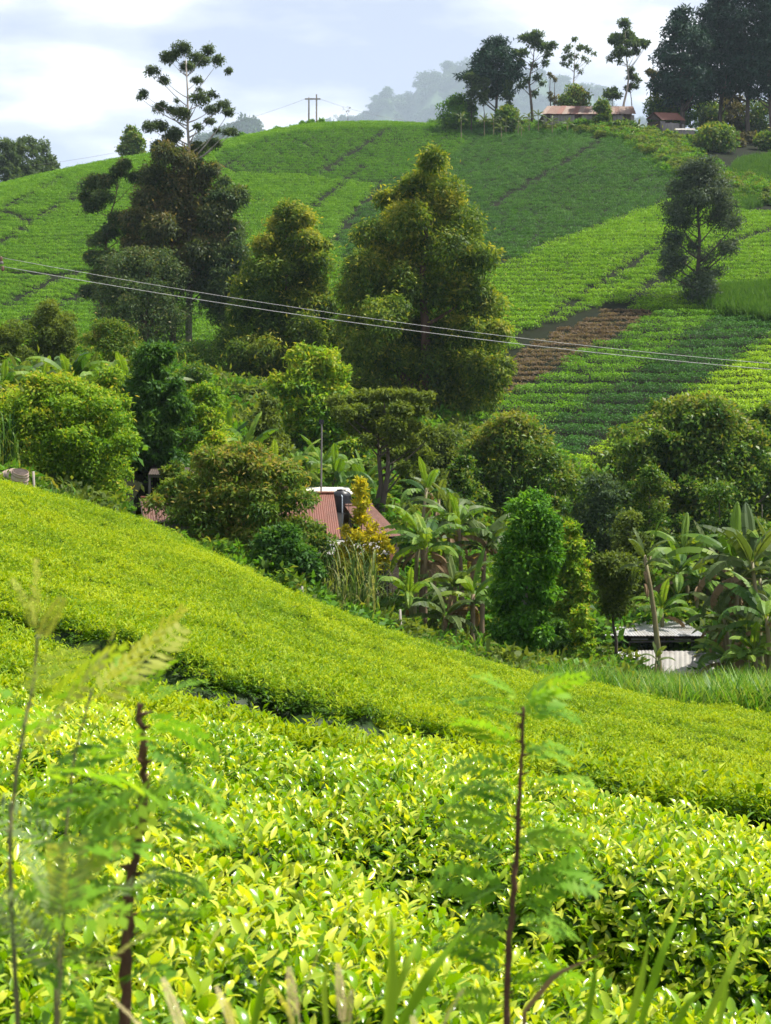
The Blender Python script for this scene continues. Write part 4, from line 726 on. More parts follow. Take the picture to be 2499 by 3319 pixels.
# ------------------------------------------------------------------ farm buildings
M['red_roof'] = plain('red painted iron', [(.10,.034,.020),(.16,.052,.030),(.13,.046,.027),(.085,.036,.022)], 1.6, .6, (1, .3, 1), detail=9)
M['red_roof_worn'] = plain('worn red iron', [(.09,.04,.026),(.145,.066,.044),(.11,.05,.033)], 2, .6)
M['pale_roof'] = plain('pale weathered iron', [(.30,.305,.32),(.41,.41,.42),(.33,.32,.30),(.24,.22,.19)], 1.5, .45)
M['cream_roof'] = plain('cream painted iron', [(.62,.58,.47),(.74,.70,.60)], 1.5, .5)
M['grey_sheet'] = plain('old grey iron', [(.16,.16,.155),(.34,.33,.31),(.22,.19,.16)], 2.5, .6)
M['whitewash'] = plain('stained whitewash', [(.27,.26,.235),(.36,.345,.315),(.17,.15,.125)], 1.6, .85)
M['mud_wall'] = plain('stained mud wall', [(.16,.12,.09),(.27,.22,.17),(.20,.15,.11)], 2, .9)
M['dark_wood'] = plain('dark timber', [(.03,.022,.018),(.075,.055,.042)], 3, .9, (1, 1, .15), .3)
M['grey_wood'] = plain('grey weathered timber', [(.13,.12,.115),(.27,.25,.235)], 3, .9, (3, 3, .2), .3)
M['rust_a'] = plain('rusty iron light', [(.19,.135,.105),(.26,.19,.155)], 2, .7)
M['rust_b'] = plain('rusty iron orange', [(.14,.075,.055),(.20,.115,.085)], 2, .7)
M['rust_c'] = plain('rusty iron dark', [(.14,.06,.045),(.22,.09,.06)], 2, .7)
M['black_plastic'] = plain('black tank plastic', [(.012,.013,.016),(.022,.023,.027)], 4, .38)
M['pipe'] = plain('pale blue pipe', [(.42,.5,.58),(.5,.58,.64)], 4, .5)
M['interior_shade'] = plain('boards with painted interior shade', [(.012,.01,.009),(.03,.025,.02)], 4, .9)  # near-black colour stands for the shade inside the buildings
def sheets(root, c, n, waves, mats, r, amp=.006, name='roof_sheet', lift=.006):
    """a roof slope (c0 c1 along the ridge, c2 c3 along the eave) laid with n overlapping corrugated sheets"""
    c = np.asarray(c, float)
    for i in range(n):
        a, b = i/n, (i+1.08)/n if i < n-1 else 1.; f = lambda p, q, u: p*(1-u)+q*u
        e = r.uniform(-.03, .03); dn = (c[3]-c[0])/max(np.linalg.norm(c[3]-c[0]), 1e-6)*e; up = np.array([0, 0, lift*(i % 2)+r.uniform(0, .004)])
        MB().corr([f(c[0], c[1], a)+up, f(c[0], c[1], b)+up, f(c[3], c[2], b)+dn+up, f(c[3], c[2], a)+dn+up], waves, amp).build(name, M[mats[int(r.integers(len(mats)))]], root)
def boards(root, a, b, z0, z1, n, mats, r, th=.03, name='board'):
    """a wall of n upright boards from plan point a to b"""
    a, b = np.asarray(a, float), np.asarray(b, float); d = (b-a)/n; w = d/np.linalg.norm(d); nn = np.array([w[1], -w[0]])*th
    for i in range(n):
        p, q = a+d*(i+.03), a+d*(i+.97); j = r.uniform(-.008, .008); zt = z1 if np.isscalar(z1) else z1[0]+(z1[1]-z1[0])*(i+.5)/n; V = []
        zt += r.uniform(-.04, 0)
        for z in (z0, zt):
            for s in (p, q): V += [(*(s+w[::-1]*0+nn*(j/th)), z), (*(s+nn*(1+j/th)), z)]
        MB().add(V, [(0,2,3,1),(4,5,7,6),(0,4,6,2),(1,3,7,5),(0,1,5,4),(2,6,7,3)]).build(name, M[mats[int(r.integers(len(mats)))]], root)
rh = np.random.default_rng(31)
def local(root, *pts): return [np.array(p)-np.array(root.location) for p in pts]
def red_house():
    root = empty('farmhouse', (-2.6, 54.5, float(H(-2.6, 54.5)))); tag(root, 'small farmhouse with red iron roof half hidden by the olive shrub', 'house')
    rl, rr = W(880,1600,55.4), W(1082,1600,55.4); el, er = W(880,1748,52.6), W(1106,1748,52.6); f = lambda p, q, t: tuple(np.array(p)*(1-t)+np.array(q)*t)
    a, b, c, d = local(root, rl, f(rl, rr, .83), f(f(el, er, .83), f(rl, rr, .83), .33), f(el, rl, .33)); sheets(root, (a, b, c, d), 3, 8, ['red_roof'], rh)
    a, b, c, d = local(root, f(rl, rr, .83), rr, er, f(el, er, .8)); sheets(root, (a, b, c, d), 1, 6, ['red_roof'], rh)
    bl, br = W(880,1660,58.2), W(1075,1660,58.2); a, b, c, d = local(root, rl, rr, br, bl); sheets(root, (a, b, c, d), 4, 8, ['red_roof_worn'], rh)
    zb = -.2; x0, x1 = W(890,0,53.6)[0]+2.6, W(1080,0,53.6)[0]+2.6; y0, y1 = 53.7-54.5, 57.8-54.5; ze = W(0,1738,53)[2]-root.location.z
    MB().box((x0, y0, zb), (x1-.55, y1, ze)).build('wall', M['mud_wall'], root)
    w = MB().box((x1-.54, y0-.01, zb), (x1, y1, ze-.25)).build('wall', M['mud_wall'], root)
    wn = MB().box((x1-1.05, y0-.05, ze-.62), (x1-.62, y0-.012, ze-.02)).build('window', M['interior_shade'], root)
    for s in ((x1-1.10, x1-1.05), (x1-.62, x1-.57)): MB().box((s[0], y0-.07, ze-.66), (s[1], y0-.013, ze)).build('frame', M['grey_wood'], wn)
    ridge = MB().tube([np.array(rl)-np.array(root.location)+[0, 0, .03], np.array(rr)-np.array(root.location)+[0, 0, .03]], .06, 8).build('ridge_cap', M['red_roof'], root)
red_house()
def brown_house():
    A, B, Cc, D = W(1118,1640,56.3), W(1207,1638,57.3), W(1302,1738,54.6), W(1185,1738,53.4)
    root = empty('outbuilding', (-.2, 55.5, float(H(-.2, 55.5)))); tag(root, 'dark timber outbuilding with worn red roof behind the golden shrub', 'house')
    a, b, c, d = local(root, A, B, Cc, D); sheets(root, (a, b, c, d), 4, 7, ['red_roof_worn'], rh)
    d2 = local(root, W(1112,1700,58.6), W(1190,1700,59.6)); sheets(root, (a, b, d2[1], d2[0]), 3, 7, ['red_roof_worn'], rh)
    zt = c[2]-.05; boards(root, (d[0]+.15, d[1]+.25), (c[0]-.12, c[1]+.2), -.3, zt, 9, ['dark_wood'], rh); boards(root, (c[0]-.12, c[1]+.2), (d2[1][0]-.1, d2[1][1]-.2), -.3, (zt, zt+.25), 11, ['dark_wood'], rh)
    MB().tube([a+[0, 0, .03], b+[0, 0, .03]], .05, 8).build('ridge_cap', M['red_roof_worn'], root)
    MB().slab(local(root, W(1240,1765,53.4), W(1262,1765,53.45), W(1280,1816,53.3), W(1238,1816,53.2)), .03).build('door', M['red_roof'], root)
brown_house()
def lean_to():
    root = empty('lean_to', (-2.2, 51, float(H(-2.2, 51)))); tag(root, 'low lean-to of patched grey iron sheets below the red roof', 'shed')
    a, b, c, d = local(root, W(1005,1752,52.2), W(1262,1752,52.2), W(1262,1798,50.4), W(1005,1798,50.4)); sheets(root, (a, b, c, d), 5, 6, ['grey_sheet'], rh)
    for u in (.03, .35, .68, .97):
        p = (c*u+d*(1-u)); MB().tube([(p[0], p[1]+.1, -.3), (p[0], p[1]+.1, p[2]-.02)], .04, 6).build('post', M['grey_wood'], root)
    boards(root, (a[0], a[1]-.1), (b[0], b[1]-.1), -.3, a[2]-.06, 14, ['dark_wood', 'interior_shade'], rh)
lean_to()
def cream_house():
    root = empty('house', (-2.3, 60, float(H(-2.3, 60)))); tag(root, 'house with cream iron roof behind the water tank', 'house')
    a, b, c, d = local(root, W(985,1579,61.5), W(1128,1579,61.5), W(1150,1604,59), W(985,1604,59)); sheets(root, (a, b, c, d), 4, 6, ['cream_roof'], rh)
    MB().box((d[0]+.1, d[1]+.3, -.2), (c[0]-.2, a[1]+.8, d[2]-.05)).build('wall', M['whitewash'], root)
    sheets(root, (a, b, b+np.array([0, 1.6, -.5]), a+np.array([0, 1.6, -.5])), 4, 6, ['cream_roof'], rh)
cream_house()
def tank():
    x, y, z = W(1106,1662,57.6); g = float(H(x, y)); root = empty('water_tank', (x, y, g)); tag(root, 'black ribbed plastic water tank on a stand above the red roof', 'water tank')
    h0 = z-g; R = .40; pr = [(.02, h0)]+[(R*(1.03 if i % 2 else .97), h0+.02+i*.055) for i in range(13)]+[(R*.93, h0+.74), (R*.75, h0+.82), (R*.4, h0+.86), (.17, h0+.87)]
    bd = MB().lathe(pr, 24).build('body', M['black_plastic'], root, True); MB().lathe([(.18, h0+.865), (.19, h0+.90), (.02, h0+.92)], 16).build('lid', M['black_plastic'], bd, True)
    for sx in (-.36, .36):
        for sy in (-.36, .36): MB().box((sx-.05, sy-.05, -.2), (sx+.05, sy+.05, h0-.06)).build('leg', M['grey_wood'], root)
    MB().box((-.48, -.48, h0-.06), (.48, .48, h0-.003)).build('platform', M['grey_wood'], root)
    MB().tube([(.06, -.47, h0-.9), (.05, -.46, h0+.62), (.02, -.42, h0+.68)], .022, 7).build('pipe', M['pipe'], root)
tank()
def mast():
    x, y, z = W(1043,1372,58.4); g = float(H(x, y)); root = empty('mast', (x, y, g)); tag(root, 'thin grey wooden mast rising behind the red roof', 'mast')
    MB().tube([(.02, 0, -.3), (-.03, 0, (z-g)*.5), (0, 0, z-g)], [.045, .04, .03], 7).build('pole', M['grey_wood'], root)
    MB().box((-.10, -.04, z-g-.02), (.08, .04, z-g+.14)).build('lamp_box', M['black_plastic'], root)
mast()
def left_shed():
    root = empty('shed', (-7.6, 48.5, float(H(-7.6, 48.5)))); tag(root, 'little shed with pinkish red roof at the edge of the huge shrub', 'shed')
    a, b, c, d = local(root, W(456,1614,48.8), W(640,1614,48.8), W(640,1692,47.4), W(468,1692,47.4)); sheets(root, (a, b, c, d), 4, 6, ['red_roof_worn'], rh)
    e = local(root, W(440,1672,50.2), W(640,1672,50.2)); sheets(root, (a, b, e[1], e[0]), 4, 6, ['red_roof_worn'], rh)
    boards(root, (d[0]+.12, d[1]+.15), (e[0][0]+.12, e[0][1]-.1), -.3, d[2]-.03, 8, ['dark_wood'], rh)
    boards(root, (d[0]+.1, d[1]+.15), (c[0], c[1]+.15), -.3, d[2]-.04, 14, ['grey_wood'], rh)
    for p, q in ((a, d), (a, e[0])): MB().tube([p+[-.02, 0, -.04], q+[-.02, 0, -.04]], .035, 6).build('barge_board', M['dark_wood'], root)
    MB().tube([a+[0, 0, .02], b+[0, 0, .02]], .04, 7).build('ridge_cap', M['red_roof'], root)
left_shed()
def porch():
    root = empty('farmhouse', (-7.3, 55, float(H(-7.3, 55)))); tag(root, 'shaded farmhouse with a rickety open porch under the dark avocado tree', 'house')
    a, b, c, d = local(root, W(492,1515,56.5), W(690,1515,56.5), W(690,1538,53.8), W(480,1538,53.8)); sheets(root, (a, b, c, d), 5, 6, ['dark_wood'], rh)  # roof sheets take a dark timber colour in place of shade
    for px in (485, 560, 640):
        p = local(root, W(px,1540,54.0))[0]; MB().tube([(p[0], p[1], -.3), (p[0], p[1], p[2])], .05, 7).build('post', M['grey_wood'], root)
    MB().tube([d+[0, .15, -.06], c+[0, .15, -.06]], .05, 6).build('beam', M['grey_wood'], root)
    boards(root, (a[0]+.1, a[1]-.4), (b[0], b[1]-.4), -.3, a[2]-.2, 12, ['interior_shade'], rh)
    boards(root, (b[0], b[1]-.4), (c[0], c[1]+.3), -.3, c[2]-.05, 10, ['dark_wood'], rh)
porch()
def right_shed():
    root = empty('shed', (9.6, 54, float(H(9.6, 54)))); tag(root, 'low open shed with pale iron roof in the banana grove', 'shed'); q = lambda *a: local(root, W(*a))[0]
    a, b, c, d = q(1905,2010,56.5), q(2205,2010,56.5), q(2290,2062,53.2), q(1910,2060,53.2); sheets(root, (a, b, c, d), 6, 7, ['pale_roof'], rh, .015)
    for px in (1945, 2040, 2245):
        p = q(px, 2064, 53.5); MB().box((p[0]-.05, p[1]-.05, -.3), (p[0]+.05, p[1]+.05, p[2]+.02)).build('post', M['dark_wood'], root)
    boards(root, (a[0]+.1, a[1]-.2), (b[0]+.3, b[1]-.2), -.3, a[2]-.1, 14, ['interior_shade', 'dark_wood'], rh)
    boards(root, (b[0]+.3, b[1]-.2), (c[0]-.25, c[1]+.3), -.3, c[2]-.08, 9, ['dark_wood'], rh)
    boards(root, (a[0]+.1, a[1]-.2), (d[0]+.15, d[1]+.3), -.3, c[2]-.08, 9, ['dark_wood'], rh)
    p, s = q(1945,2082,53.45), q(2250,2078,53.45); MB().tube([p, s], .035, 6).build('rail', M['grey_wood'], root)
    for u in (.42, .88):
        m = p*(1-u)+s*u; MB().slab([m+[-.3, .04, .22], m+[.3, .04, .22], m+[.3, .04, .06], m+[-.3, .04, .06]], .02).build('hanging_sheet', M['pale_roof'], root)
    MB().tube([q(1930,2064,53.4), q(2270,2066,53.4)], .05, 6).build('eave_beam', M['dark_wood'], root)
right_shed()
def pale_sheets():
    root = empty('sheet_fence', (9.4, 51.5, float(H(9.4, 51.5)))); tag(root, 'leaning fence of stained white iron sheets in front of the pale roofed shed', 'fence'); q = lambda *a: local(root, W(*a))[0]
    for (x0, x1, y0, y1, dy, mt) in ((1935,1985,2108,2168,.0,'whitewash'),(1985,2075,2112,2175,.0,'pale_roof'),(2070,2150,2108,2178,-.15,'whitewash'),(2140,2255,2110,2176,-.1,'whitewash'),(2245,2335,2116,2172,-.2,'grey_sheet')):
        MB().corr([q(x0,y0,52+dy+.35), q(x1,y0,52+dy+.35), q(x1,y1+14,51.4+dy), q(x0,y1+14,51.4+dy)], 7, .014).build('sheet', M[mt], root)
    for px in (1940, 2072, 2145, 2250, 2330): p = q(px, 2115, 52.5); MB().tube([(p[0], p[1], -.3), (p[0], p[1], p[2])], .04, 6).build('post', M['dark_wood'], root)
pale_sheets()
# ---- hilltop farm
def long_shed():
    Y0 = 243.; root = empty('long_shed', (W(1908,0,Y0)[0], Y0, float(H(W(1908,0,Y0)[0], Y0)))); tag(root, 'long plank shed with streaked rusty iron roof on the hilltop', 'shed')
    q = lambda *a: local(root, W(*a))[0]; z = q(1908,405,Y0)[2]
    a, b, c, d = q(1775,343,Y0+3), q(2052,345,Y0+3), q(2062,370,Y0-.3), q(1752,369,Y0-.3); sheets(root, (a, b, c, d), 18, 5, ['rust_a', 'rust_b', 'rust_a', 'rust_b', 'rust_c'], rh, .03, lift=.03)
    sheets(root, (a, b, c+[0, 6.6, 0], d+[0, 6.6, 0]), 6, 6, ['rust_b'], rh, .03)
    boards(root, (d[0]+.5, d[1]+.4), (c[0]-.3, c[1]+.4), -.8, c[2]-.05, 26, ['grey_wood', 'grey_wood', 'dark_wood'], rh, .06); boards(root, (c[0]-.3, c[1]+.4), (c[0]-.3, c[1]+6), -.8, c[2]-.05, 9, ['grey_wood'], rh, .06)
long_shed()
def hut():
    Y0 = 240.; root = empty('hut', (W(2158,0,Y0)[0], Y0, float(H(W(2158,0,Y0)[0], Y0)))); tag(root, 'brown gabled hut with dark rusty roof on the hilltop', 'hut'); q = lambda *a: local(root, W(*a))[0]
    r0, r1 = q(2118,364,Y0-1.2), q(2195,366,Y0+1.5); e0, e1 = q(2145,388,Y0-2.2), q(2222,390,Y0+.4); l0, l1 = q(2094,385,Y0), q(2170,388,Y0+3)
    sheets(root, (r0, r1, e1, e0), 5, 5, ['rust_c'], rh, .03); sheets(root, (r0, r1, l1, l0), 5, 5, ['rust_c'], rh, .03)
    zb = -.8; zt = e0[2]-.05
    boards(root, (l0[0]+.2, l0[1]), (e0[0]-.2, e0[1]+.3), zb, (zt+.1, zt), 8, ['dark_wood'], rh, .06); boards(root, (e0[0]-.2, e0[1]+.3), (e1[0]-.2, e1[1]+.2), zb, zt, 10, ['dark_wood', 'grey_wood'], rh, .06)
    MB().add([l0+[.3, -.02, -.05], e0+[-.25, .25, -.05], r0+[0, .3, -.06]], [(0, 1, 2)]).build('gable', M['dark_wood'], root)
    MB().box((e0[0]+.1, e0[1]-.2, zb), (e0[0]+2.6, e0[1]+.25, zt-.55)).build('low_wall', M['grey_wood'], root)
hut()
def outhouse():
    Y0 = 234.; root = empty('outhouse', (W(2222,0,Y0)[0], Y0, float(H(W(2222,0,Y0)[0], Y0)))); tag(root, 'grey plank outhouse below the brown gabled hut', 'outhouse'); q = lambda *a: local(root, W(*a))[0]
    a, b, c, d = q(2190,416,Y0+1.6), q(2252,416,Y0+1.6), q(2254,421,Y0-.9), q(2186,421,Y0-.9); zt = c[2]-.04
    sheets(root, (a, b, c, d), 3, 5, ['grey_sheet'], rh, .03); boards(root, (d[0]+.2, d[1]+.2), (c[0]-.15, c[1]+.2), -.6, zt, 9, ['grey_wood'], rh, .05); boards(root, (c[0]-.15, c[1]+.2), (b[0]-.15, b[1]), -.6, zt, 6, ['grey_wood'], rh, .05); boards(root, (d[0]+.2, d[1]+.2), (a[0]+.2, a[1]), -.6, zt, 6, ['grey_wood'], rh, .05)
outhouse()
# ---- power lines
M['wire'] = plain('bare aluminium wire', [(.36,.36,.34),(.42,.42,.40)], 5, .5)
M['insulator'] = plain('brown porcelain', [(.12,.06,.04),(.2,.11,.07)], 5, .3)
def wire(label, A, B, sag, rad, mat='wire', group=None):
    A, B = np.array(A), np.array(B); t = np.linspace(0, 1, 40); P = A+(B-A)*t[:, None]; P[:, 2] -= sag*4*t*(1-t); c = P.mean(0)
    o = MB().tube(P-c, rad, 5).build('power_line', M[mat], None, True, c); tag(o, label, 'power line', group)
def near_line():
    x, y, z = W(-26,0,56); g = float(H(x, y)); zt = W(0,826,56)[2]
    root = empty('power_pole', (x, y, g)); tag(root, 'wooden power pole whose crossarm holds the two wires over the valley', 'power pole'); h = zt-g
    MB().tube([(0, 0, -.5), (0, 0, h+.3)], [.14, .1], 9).build('pole', M['grey_wood'], root); MB().tube([(-.6, .02, h-.3), (.42, -.02, h-.3)], .06, 6).build('crossarm', M['grey_wood'], root)
    for sx, hz in ((.34, 0), (.4, -.36)): MB().lathe([(.02, 0), (.07, .05), (.045, .09), (.07, .13), (.03, .2)], 10, (sx, 0, h-.26+hz)).build('insulator', M['insulator'], root, True)
    e1, e2 = W(2900,1208,62), W(2900,1228,62); x2, y2 = e1[0], e1[1]; g2 = float(H(x2, y2))
    r2 = empty('power_pole', (x2, y2+.1, g2)); tag(r2, 'wooden power pole past the massive round tree', 'power pole'); MB().tube([(0, 0, -.5), (0, 0, e1[2]-g2+.3)], [.14, .1], 9).build('pole', M['grey_wood'], r2)
    wire('upper of the two pale wires crossing in front of the eucalyptus trees', (x+.34, y, zt-.1), e1, .55, .0095); wire('lower of the two pale wires crossing in front of the eucalyptus trees', (x+.4, y, zt-.44), e2, .5, .0115)
near_line()
def twin_poles():
    ends = []
    x0, y0 = W(1013,0,262)[:2]; g = float(H(x0, y0)); root = empty('power_pole', (x0, y0, g)); tag(root, 'twin wooden power poles joined by a crossbeam on the crest', 'power pole')
    for px, top in ((1001,316), (1026,306)):
        p = np.array(W(px, top, 262))-np.array(root.location); MB().tube([(p[0], 0, -.6), (p[0], 0, p[2])], [.17, .13], 8).build('pole', M['bark_pale'], root); ends.append(p)
    za = ends[0][2]-.25; MB().box((ends[0][0]-.7, -.1, za-.12), (ends[1][0]+.7, .1, za+.1)).build('crossarm', M['bark_pale'], root)
    L0 = np.array(root.location)
    wire('thin wire from the twin poles along the skyline to the far clump', L0+[ends[0][0]-.6, 0, za], W(-300,560,255), 3.2, .022, 'grey_wood'); wire('thin wire from the twin poles towards the wooded mountain', L0+[ends[1][0]+.6, 0, za], W(1600,380,330), 2.5, .022, 'grey_wood')
twin_poles()
# ---- woven hives and fence posts at the top of the field
def hive(label, px, py, Y, R, L, tilt, yaw, mt):
    x, y, z = W(px, py, Y); root = empty('log_hive', (x, y, z), yaw); tag(root, label, 'beehive'); pr = [(R*.86, 0), (R*.97, L*.25), (R, L*.5), (R*.97, L*.75), (R*.86, L)]
    b = MB().lathe(pr, 22, (0, 0, -L/2)); o = b.build('body', M[mt], root, True); o.rotation_euler = (tilt, 0, 0)
    for i, t in enumerate((.06, .3, .55, .8, .95)):
        rr = R*(.88+.15*math.sin(math.pi*t)); h = MB().lathe([(rr, -.018), (rr+.014, -.012), (rr+.014, .012), (rr, .018)], 22, (0, 0, L*(t-.5))).build('hoop', M['hive_band'], o, True)
    e = MB().lathe([(R*.84, 0), (.01, .012)], 22, (0, 0, L/2-.02)).build('end_cap', M['dark_wood'], root); e.rotation_euler = (tilt, 0, 0)
    e = MB().lathe([(.01, 0), (R*.84, .01)], 22, (0, 0, -L/2+.01)).build('end_cap', M['dark_wood'], root); e.rotation_euler = (tilt, 0, 0)
M['hive'] = plain('pale woven bark', [(.42,.31,.26),(.60,.50,.44)], 9, .85, (1, 1, 4), .4); M['hive_band'] = plain('woven hoop', [(.24,.17,.13),(.36,.27,.22)], 9, .85)
hive('pale barrel shaped woven hive standing at the top of the tea field', 64, 1553, 42.6, .24, .5, .5, .5, 'hive'); hive('pinkish woven hive lying behind the pale barrel hive', 30, 1545, 43.4, .2, .45, 1.3, 1.2, 'hive')
for i, (px, Y, y0, y1, w, lab) in enumerate(((109,43.2,1528,1600,.045,'grey fence post beside the woven hive'),(642,43,1850,1900,.05,'short post under the olive shrub'),(1298,41,1975,2060,.04,'thin pale fence post in the grass below the banana clump'),(2282,36.0,2272,2345,.055,'whitish fence post at the tea edge below the shed'),(2082,37.0,2228,2300,.05,'grey fence post at the tea edge among the tall grass'),(1885,39.5,2195,2260,.05,'small fence post beside the yellow green shrub'),(980,41.5,1900,1975,.04,'thin fence post among the canes'),(470,43.5,1690,1760,.06,'stumpy post in front of the little shed'))):
    x, y, z = W(px, y0, Y); g = float(H(x, y)); P = [(0, 0, -.3), (.02, 0, (z-g)*.5), (-.01, .01, z-g)]
    o = MB().tube(P, [w, w*.95, w*.8], 7).build('fence_post', M['bark_pale'], None, True, (x, y, g)); tag(o, lab, 'fence post', 'old fence posts along the tea edge')
print('tris after farm', NTRI[0])
# ------------------------------------------------------------------ grasses and undergrowth
def blades(r, n, h, w, spread, bend, mat, seg=4, name='grass_clump', stalk=False):
    Q, T = [], []
    for i in range(n):
        a = r.uniform(0, 6.28); b = r.normal(0, spread, 2); hh = h*r.uniform(.55, 1.1); bd = bend*r.uniform(.3, 1.3); t0 = r.uniform(.1, .9); z0 = hh*r.uniform(.2, .7) if stalk else 0.
        ln = hh if not stalk else h*r.uniform(.3, .5); p = np.array([b[0], b[1], z0]); ang = r.uniform(1.25, 1.5); f = np.array([math.cos(a), math.sin(a), 0]); lat = np.array([-f[1], f[0], 0]); pw = w*.5
        for s in range(seg):
            d = f*math.cos(ang)+np.array([0, 0, math.sin(ang)]); q = p+d*ln/seg; nw = w*.5*(1-((s+1)/seg)**1.6)*(.95 if s else 1.1); Q.append((p-lat*pw, p+lat*pw, q+lat*max(nw, .001), q-lat*max(nw, .001))); T.append(t0); p, pw = q, nw; ang -= bd*(.4+s*.45)/seg*2
    return quads(name, np.array(Q), mat, T)
rg = np.random.default_rng(41)
def grass_field():
    pm = [blades(rg, 34, .8, .035, .16, .75, M['napier']) for _ in range(6)]; col = proto_coll('grass_clump', pm); col2 = proto_coll('pasture_clump', [blades(rg, 34, .8, .045, .2, .75, M['pasture']) for _ in range(5)]); n = 9000
    u = rg.uniform(1120, 2640, n); Y = rg.uniform(34, 52, n); x = (u-1249.5)/F*Y; be = back_edge(x, Y)
    k = (Y > be-.25) & (Y < np.where(u < 1500, be+5, np.where(u < 1820, be+1.3, be+11))) & ~((abs(u-2100) < 200) & (Y > 51)) & (wav(x, Y, 5, 3) > -.75)
    x, Y = x[k], Y[k]; P = np.stack([x, Y, H(x, Y)-.04], -1); rot = np.zeros_like(P); rot[:, 2] = rg.uniform(0, 6.28, len(P))
    hs = rg.uniform(1.2, 2.4, len(P))*np.where(x/Y*F+1249.5 < 1800, .6, np.where(x/Y*F+1249.5 < 2360, .82, 1.0)); L0 = P.mean(0)
    root = empty('grass', L0); tag(root, 'tall fresh green fodder grass between the tea field and the farm', 'grass', kind='stuff')
    o = scatter('grass_blades', P-L0, rot, hs, col, 6); o.parent = root; o['kind'] = 'stuff'
    poly = plan((2330,600),(2400,520),(2560,500),(2560,640),(2400,690)); lo = np.min(poly, 0); hi = np.max(poly, 0); q = np.stack([rg.uniform(lo[0], hi[0], 6000), rg.uniform(lo[1], hi[1], 6000)], -1); q = q[inside(q, poly)][:1800]
    P = np.stack([q[:, 0], q[:, 1], H(q[:, 0], q[:, 1])-.1], -1); rot = np.zeros_like(P); rot[:, 2] = rg.uniform(0, 6.28, len(P)); L0 = P.mean(0)
    root = empty('grass', L0); tag(root, 'rough pasture grass on the slope below the conifers', 'grass', kind='stuff')
    o = scatter('grass_blades', P-L0, rot, rg.uniform(.9, 1.6, len(P)), col2, 5); o.parent = root; o['kind'] = 'stuff'
    # fodder grass on the far hill beneath the lone tree
    poly = plan((2235,985),(2330,960),(2560,930),(2560,1065),(2350,1032)); lo = np.min(poly, 0); hi = np.max(poly, 0); q = np.stack([rg.uniform(lo[0], hi[0], 5000), rg.uniform(lo[1], hi[1], 5000)], -1); q = q[inside(q, poly)]
    P = np.stack([q[:, 0], q[:, 1], H(q[:, 0], q[:, 1])-.1], -1); rot = np.zeros_like(P); rot[:, 2] = rg.uniform(0, 6.28, len(P)); L0 = P.mean(0)
    root = empty('grass', L0); tag(root, 'tall fodder grass on the far hill beside the lone grey green tree', 'grass', kind='stuff')
    o = scatter('grass_blades', P-L0, rot, rg.uniform(1.5, 2.4, len(P)), col2, 5); o.parent = root; o['kind'] = 'stuff'
grass_field()
def undergrowth():
    pm = []
    for i in range(8):
        cl = [(rg.normal(0, .3), rg.normal(0, .3), rg.uniform(.15, .5), *rg.uniform(.18, .35, 3)) for _ in range(5)]; q, t, p = clump_leaves(cl, rg, .17, .085, 1.0, .2, .6, 330); pm.append(quads('undergrowth_clump', q, M[('weed', 'green_deep', 'feather', 'green')[i % 4]], t))
    col = proto_coll('undergrowth_clump', pm); n = 26000; Y = rg.uniform(38, 108, n); u = rg.uniform(-120, 2620, n); x = (u-1249.5)/F*Y; be = back_edge(x, Y)
    k = (Y > be+.35) & ((Y < 92) | (u < 1450)) & (wav(x, Y, 9, 5) > -.55) & ~((u > 1980) & (Y < 51)) & ~((abs(u-430) < 110) & (Y < 53))
    # clear of the buildings
    for (x0, x1, y0, y1) in ((-4.6, -1.2, 52, 60.5), (-2.2, 1.2, 52.8, 60), (-9, -5.6, 47, 51), (-9.3, -5.8, 53.3, 57), (7.2, 12, 51, 57)): k &= ~((x > x0) & (x < x1) & (Y > y0) & (Y < y1))
    x, Y = x[k], Y[k]; P = np.stack([x, Y, H(x, Y)-.05], -1); rot = np.zeros_like(P); rot[:, 2] = rg.uniform(0, 6.28, len(P)); s = rg.uniform(.6, 1.5, len(P))*np.where(Y < be[k]+1.5, .75, np.where(Y > 53, 1.7, 1.15)); L0 = P.mean(0)
    root = empty('undergrowth', L0); tag(root, 'low leafy undergrowth covering the valley between the farm trees', 'undergrowth', kind='stuff')
    o = scatter('leafy_clumps', P-L0, rot, s, col, 8); o.parent = root; o['kind'] = 'stuff'
    # rough scrub round the hilltop yard and down its end
    n = 1700; q = np.array(plan((1440,400),(1960,430),(2130,475),(2200,540),(2340,610),(2560,660))); A = np.linspace(0, 5, n); qi = np.stack([np.interp(A, range(6), q[:, 0]), np.interp(A, range(6), q[:, 1])], -1)+rg.normal(0, 1, (n, 2))*[1.5, 2.]+np.array([0, 5])*rg.random((n, 1))
    P = np.stack([qi[:, 0], qi[:, 1], H(qi[:, 0], qi[:, 1])-.1], -1); rot = np.zeros_like(P); rot[:, 2] = rg.uniform(0, 6.28, n); L0 = P.mean(0)
    root = empty('undergrowth', L0); tag(root, 'rough scrub and weeds along the edge of the hilltop yard', 'undergrowth', kind='stuff')
    o = scatter('leafy_clumps', P-L0, rot, rg.uniform(1.0, 2.0, n), col, 8); o.parent = root; o['kind'] = 'stuff'
undergrowth()
